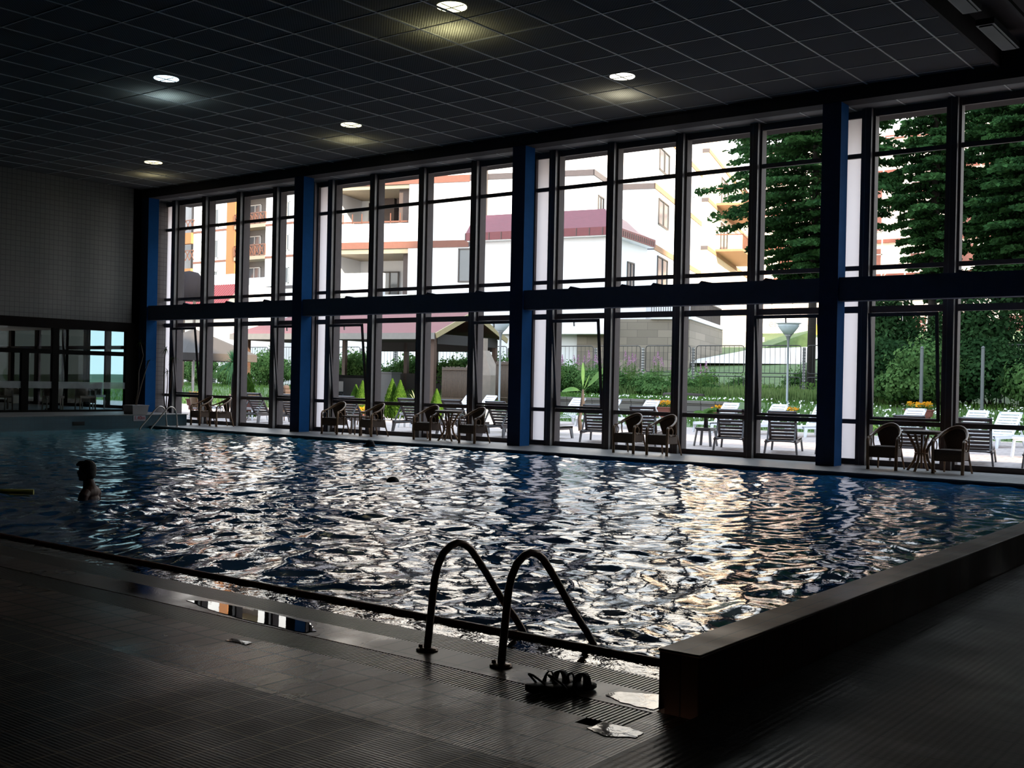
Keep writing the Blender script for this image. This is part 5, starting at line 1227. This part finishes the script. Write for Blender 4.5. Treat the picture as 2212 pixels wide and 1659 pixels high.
# stone base S
M_stone = brickmat('stone_cladding', (.20, .17, .135), (.13, .11, .09), 1.0, .38, .012, rough=.85, axes='XZ', offset=.5, bump=.3, var=.22)
S0 = empty('stone_podium', OT, 0, 'sand-coloured stone-clad terrace base under the white buildings', 'building')
bpart(S0, 'wall', M_stone, lambda b: b.box(-1.33, 3.54, -9.2, 0, -1.5, 4.25))
bpart(S0, 'slab', M_wall, lambda b: (b.box(1.9, 3.6, -9.3, 0, 4.25, 4.42), b.box(-5.2, -1.34, -9.0, 0, -1.5, 4.15)))
bpart(S0, 'railing', M_wfr, lambda b: [b.box(1.9+k*.10, 1.93+k*.10, -9.2, -9.17, 4.42, 5.2) for k in range(17)]+[b.box(1.9, 3.58, -9.21, -9.16, 5.2, 5.25)]+[b.box(3.55, 3.58, -9.2+k*.16, -9.17+k*.16, 4.42, 5.2) for k in range(52)]+[b.box(3.54, 3.6, -9.2, -.8, 5.2, 5.25)])
bpart(S0, 'back_wall', M_wall, lambda b: b.box(-1.3, 3.4, -4.5, 0, 4.25, 5.6))
# sunlit block T2
T2 = empty('sunlit_apartment_block', OT, 0, 'sunlit cream apartment block with timber balconies behind the tower', 'building')
bpart(T2, 'wall', M_wallw, lambda b: (b.box(-9, .41, 13.9, 34, -1, 17.5)))
bpart(T2, 'band', M_bandg, lambda b: [b.box(-9, .44, 13.84, 13.95, z, z+.24) for z in (9.92, 12.9, 15.95)])
bpart(T2, 'band', M_bando, lambda b: [b.box(.40, .46, 13.85, 34, z, z+.24) for z in (9.92, 12.9, 15.95)])
for wz in (10.1, 13.1):
    pass
for z in (10.16, 13.14):
    f_ = bpart(T2, 'balcony', M_bando, lambda b: (b.box(.41, 2.2, 17, 26.5, z, z+.15)))
    bpart(T2, 'balcony_railing', M_rail, lambda b: [b.box(2.15, 2.2, 17, 26.5, z+1.05, z+1.12), b.box(.41, 2.2, 17, 17.06, z+1.05, z+1.12)]+[b.box(2.15, 2.19, 17+k*.35, 17.05+k*.35, z+.15, z+1.1) for k in range(27)]+[b.bar((2.17, 17+k*1.4, z+.2), (2.17, 18.3+k*1.4, z+1.05), .05, .05) for k in range(6)])
    b1 = MB(Matrix.Translation(-T2.location) @ MT); b2 = MB(Matrix.Translation(-T2.location) @ MT); stdwin(b1, b2, 19, 22, z+.3, z+2.2, .41, 'w'); f_ = b1.build('window', M_wfr, T2); b2.build('pane', M_wpane, f_)
bpart(T2, 'garden_wall', M_wallw, lambda b: b.box(.41, 2.2, 14, 16.0, -1, 8.5))
# far apartment block B (parallel to the hall)
YB = 70.48
Bd = empty('far_apartment_block', (-88, YB, 0), 0, 'far white apartment block with orange pilasters and carved timber balconies', 'building')
def bb_(name, m, fn): b = MB(Matrix.Translation((88, -YB, 0))); fn(b); return b.build(name, m, Bd)
M_or = pmat('orange_render', (.62, .24, .08), .85, var=.1)
bb_('wall', M_wall, lambda b: (b.box(-94.9, -89.7, YB, YB+12, 0, 24), b.box(-83.9, -75, YB, YB+12, 0, 24), b.box(-90, -83.5, YB+1.6, YB+12, 0, 24), b.box(-98.5, -94.9, YB+2.5, YB+12, 0, 24), b.box(-104, -98.4, YB, YB+12, 0, 24)))
bb_('pilaster', M_or, lambda b: (b.box(-89.7, -88.4, YB-.02, YB+3, 11.2, 24), b.box(-98.2, -94.9, YB-.3, YB+.2, 14.7, 15.8), b.box(-98.2, -94.9, YB-.3, YB+.2, 11.3, 12.2)))
zb = [10.9+3.05*k for k in range(4)]
bb_('loggia_wall', pmat('loggia_grey', (.22, .19, .18), .85), lambda b: (b.box(-88.4, -83.9, YB+1.5, YB+1.6, 10.9, 23), b.box(-98.4, -94.9, YB+2.3, YB+2.5, 11, 23)))
bb_('band', M_bandb, lambda b: [b.box(-94.9, -89.7, YB-.05, YB, z+1.75, z+1.95) for z in zb]+[b.box(-83.9, -75, YB-.05, YB, z+1.75, z+1.95) for z in zb])
bb_('band', M_bandg, lambda b: b.box(-88.4, -75, YB-.06, YB, 9.7, 10.0))
for k, z in enumerate(zb):
    s_ = bb_('balcony', M_beige, lambda b: b.box(-88.4, -83.9, YB-.1, YB+3, z+1.75, z+2.15))
    if k: bb_('balcony_railing', M_rail, lambda b: [b.box(-88.4, -83.9, YB-.12, YB-.04, z+.05, z+.14), b.box(-88.4, -83.9, YB-.12, YB-.04, z-.95, z-.86)]+[b.box(-88.4+q*.75, -88.30+q*.75, YB-.12, YB-.04, z-.95, z+.12) for q in range(7)]+[b.bar((-88.4+q*.75, YB-.08, z-.9), (-87.7+q*.75, YB-.08, z+.08), .06, .06) for q in range(6)]+[b.bar((-87.7+q*.75, YB-.08, z-.9), (-88.4+q*.75, YB-.08, z+.08), .06, .06) for q in range(6)])
    if k: bb_('balcony_railing', M_rail, lambda b: [b.box(-98.2, -94.9, YB-.12, YB-.04, z+.05, z+.14)]+[b.bar((-98.2+q*.7, YB-.08, z-.9), (-97.5+q*.7, YB-.08, z+.08), .06, .06) for q in range(5)]+[b.bar((-97.5+q*.7, YB-.08, z-.9), (-98.2+q*.7, YB-.08, z+.08), .06, .06) for q in range(5)])
    for u0, u1, w0, zz0, zz1 in ((-92.0, -90.9, YB, z-.9, z+.9), (-93.6, -92.9, YB, z-.9, z+.9), (-81.3, -80.5, YB, z-.7, z+.8), (-88.2, -86.3, YB+1.5, z-1.1, z+1.2), (-85.2, -84.2, YB+1.5, z-.8, z+1.2), (-78.6, -77.6, YB, z-.7, z+.8)):
        b1 = MB(Matrix.Translation((88, -YB, 0))); b2 = MB(Matrix.Translation((88, -YB, 0))); stdwin(b1, b2, u0, u1, zz0, zz1, w0, 'u'); f_ = b1.build('window', pmat('window_frame_white', (1.1, 1.05, 1.0), .6), Bd); b2.build('pane', M_wpane, f_)
b1 = MB(Matrix.Translation((88, -YB, 0))); b2 = MB(Matrix.Translation((88, -YB, 0))); stdwin(b1, b2, -88.2, -84.3, 7.6, 9.2, YB, 'u'); f_ = b1.build('window', M_wfr, Bd); b2.build('pane', M_wpane, f_)
bb_('wall', M_wall, lambda b: b.box(-89.7, -83.9, YB, YB+3, 0, 10.9))
# low house with red roof in front of it
Lh = empty('low_red_house', (-66, 55, 0), 0, 'low house with white gable strip and steep red corrugated roof', 'building')
LT = Matrix.Translation((66, -55, 0))
b = MB(LT); b.box(-64.5, -57.4, 46.3, 52, 0, 7.3); b.box(-64.6, -57.2, 46.1, 46.3, 7.32, 7.98); b.build('wall', M_wall, Lh)
b = MB(LT); b.add([(-64.6, 44.2, 5.3), (-57.0, 44.2, 5.3), (-57.0, 46.15, 7.35), (-64.6, 46.15, 7.35)], [(0,1,2,3)])
for k in range(34): x = -64.6+k*.23; b.bar((x, 44.2, 5.33), (x, 46.15, 7.38), .05, .04)
b.build('roof', M_redm, Lh)
tk = empty('water_tank', (-55.1, 40.7, tz(-55.1, 40.7)), 0, 'dark round-shouldered tank on a pole frame left of the red corrugated roof', 'tank')
b = MB(); b.lathe([(.72, 5.1), (.74, 6.0), (.70, 6.5), (.5, 6.75), (.05, 6.85)], (0, 0, 0), 18); b.build('vessel', pmat('dark_tank', (.012, .012, .018), .9, spec=.1), tk)
b = MB(); 
for sx in (-.5, .5): b.box(sx-.06, sx+.06, -.06, .06, -.1, 5.12)
b.build('leg', M_wfr, tk)
# scaffolded building behind the spruces
Sc = empty('scaffolded_building', (-40, 96, 0), 0, 'peach-pink building wrapped in pale scaffolding behind the spruces', 'building')
M_peach = pmat('peach_render', (1.7, 1.4, 1.28), .85, var=.12, scale=1); M_sctube = pmat('scaffold_tube', (.70, .70, .72), .5)
b = MB(Matrix.Translation((40, -96, 0))); b.box(-46, -12, 97.5, 106, 2, 24); b.build('wall', M_peach, Sc)
b = MB(Matrix.Translation((40, -96, 0)))
for k in range(7): b.box(-46, -12, 97.3, 97.5, 5.2+k*3, 5.5+k*3)
b.build('band', pmat('peach_band', (.50, .16, .12), .8), Sc)
b = MB(Matrix.Translation((40, -96, 0)))
for k in range(18): x = -46+k*2; b.box(x-.05, x+.05, 96.0, 96.1, 2, 25)
for k in range(11): b.box(-46, -12, 96.0, 96.08, 3+k*2, 3.08+k*2)
for k in range(8): b.bar((-46+k*4, 96.05, 3), (-42+k*4, 96.05, 7), .06, .06); b.bar((-46+k*4, 96.05, 11), (-42+k*4, 96.05, 15), .06, .06)
b.build('scaffolding', M_sctube, Sc)
for k in range(7):
    for q in range(8):
        b1 = MB(Matrix.Translation((40, -96, 0))); b1.box(-44+q*4, -42.6+q*4, 97.4, 97.5, 6.2+k*3, 7.7+k*3); 
        if k < 5: b1.build('window', pmat('peach_window', (.35, .12, .10), .5), Sc)
sun_blk = empty('hotel_wing', (24, 30, 0), 0, 'tall plain hotel wing beyond the right end of the terrace', 'building')  # unseen block added to shade the garden from the sun
b = MB(); b.box(-12, 12, -6, 20, -.4, 27); b.build('wall', M_wall, sun_blk)
for k in range(6):
    b = MB(); 
    for q in range(5): b.box(-12.06, -11.98, -4.5+q*4.8, -2.7+q*4.8, 3+k*4, 5+k*4)
    b.build('window_row', M_wpane, sun_blk)
# street sign board, yellow board, letters
sb = empty('roadside_board', (-32.6, 73.0, 0), .55, 'white roadside board lettered erdo behind the garden lamp', 'sign')
b = MB(); b.box(-1.6, 1.6, 0, .1, 5.2, 6.6); b.build('board', M_white, sb)
for s in (-1.3, 1.3): b = MB(); b.box(s-.06, s+.06, 0.02, .09, 1.8, 4.9); b.build('post', M_sctube, sb)
text('erdo', .75, pmat('letter_grey', (.30, .30, .31), .6), sb, (-.25, -.02, 5.85), (PI/2, 0, 0))
yb = empty('yellow_box_sign', (-30.2, 72.6, 0), .55, 'yellow board on a post beside the spruce branch', 'sign')
b = MB(); b.box(-.27, .27, -.1, .1, 5.05, 5.75); b.build('board', pmat('sign_yellow', (.85, .55, .04), .6), yb)
b = MB(); b.box(-.05, .05, -.05, .05, 1.5, 5.05); b.build('post', M_wfr, yb)
b = MB(); b.lathe([(.08, 0), (.08, .01)], (-.12, -.12, 5.3), 10); b.build('dot', M_wfr, yb)
b = MB(); b.box(-36, -32.0, 66.5, 67.1, 1, 5.0); struct('wall_roadside', b, M_wallw, label='sunlit retaining wall beside the driveway')
b = MB(); v_ = [(-31.6, 60.8, 3.0), (-29.5, 62.9, 3.75), (-28.3, 64.0, 4.1), (-27.3, 65.0, 4.85), (-27.8, 66.4, 5.05), (-29.6, 66.2, 4.7)]
b.add(v_+[(x, y, 0) for x, y, z in v_], [(0,1,2,3,4,5)]+[(i, (i+1) % 6, 6+(i+1) % 6, 6+i) for i in range(6)]); tag(b.build('grass_mound', M_lawn), 'steep grass mound between road wall and driveway', 'mound', kind='structure')
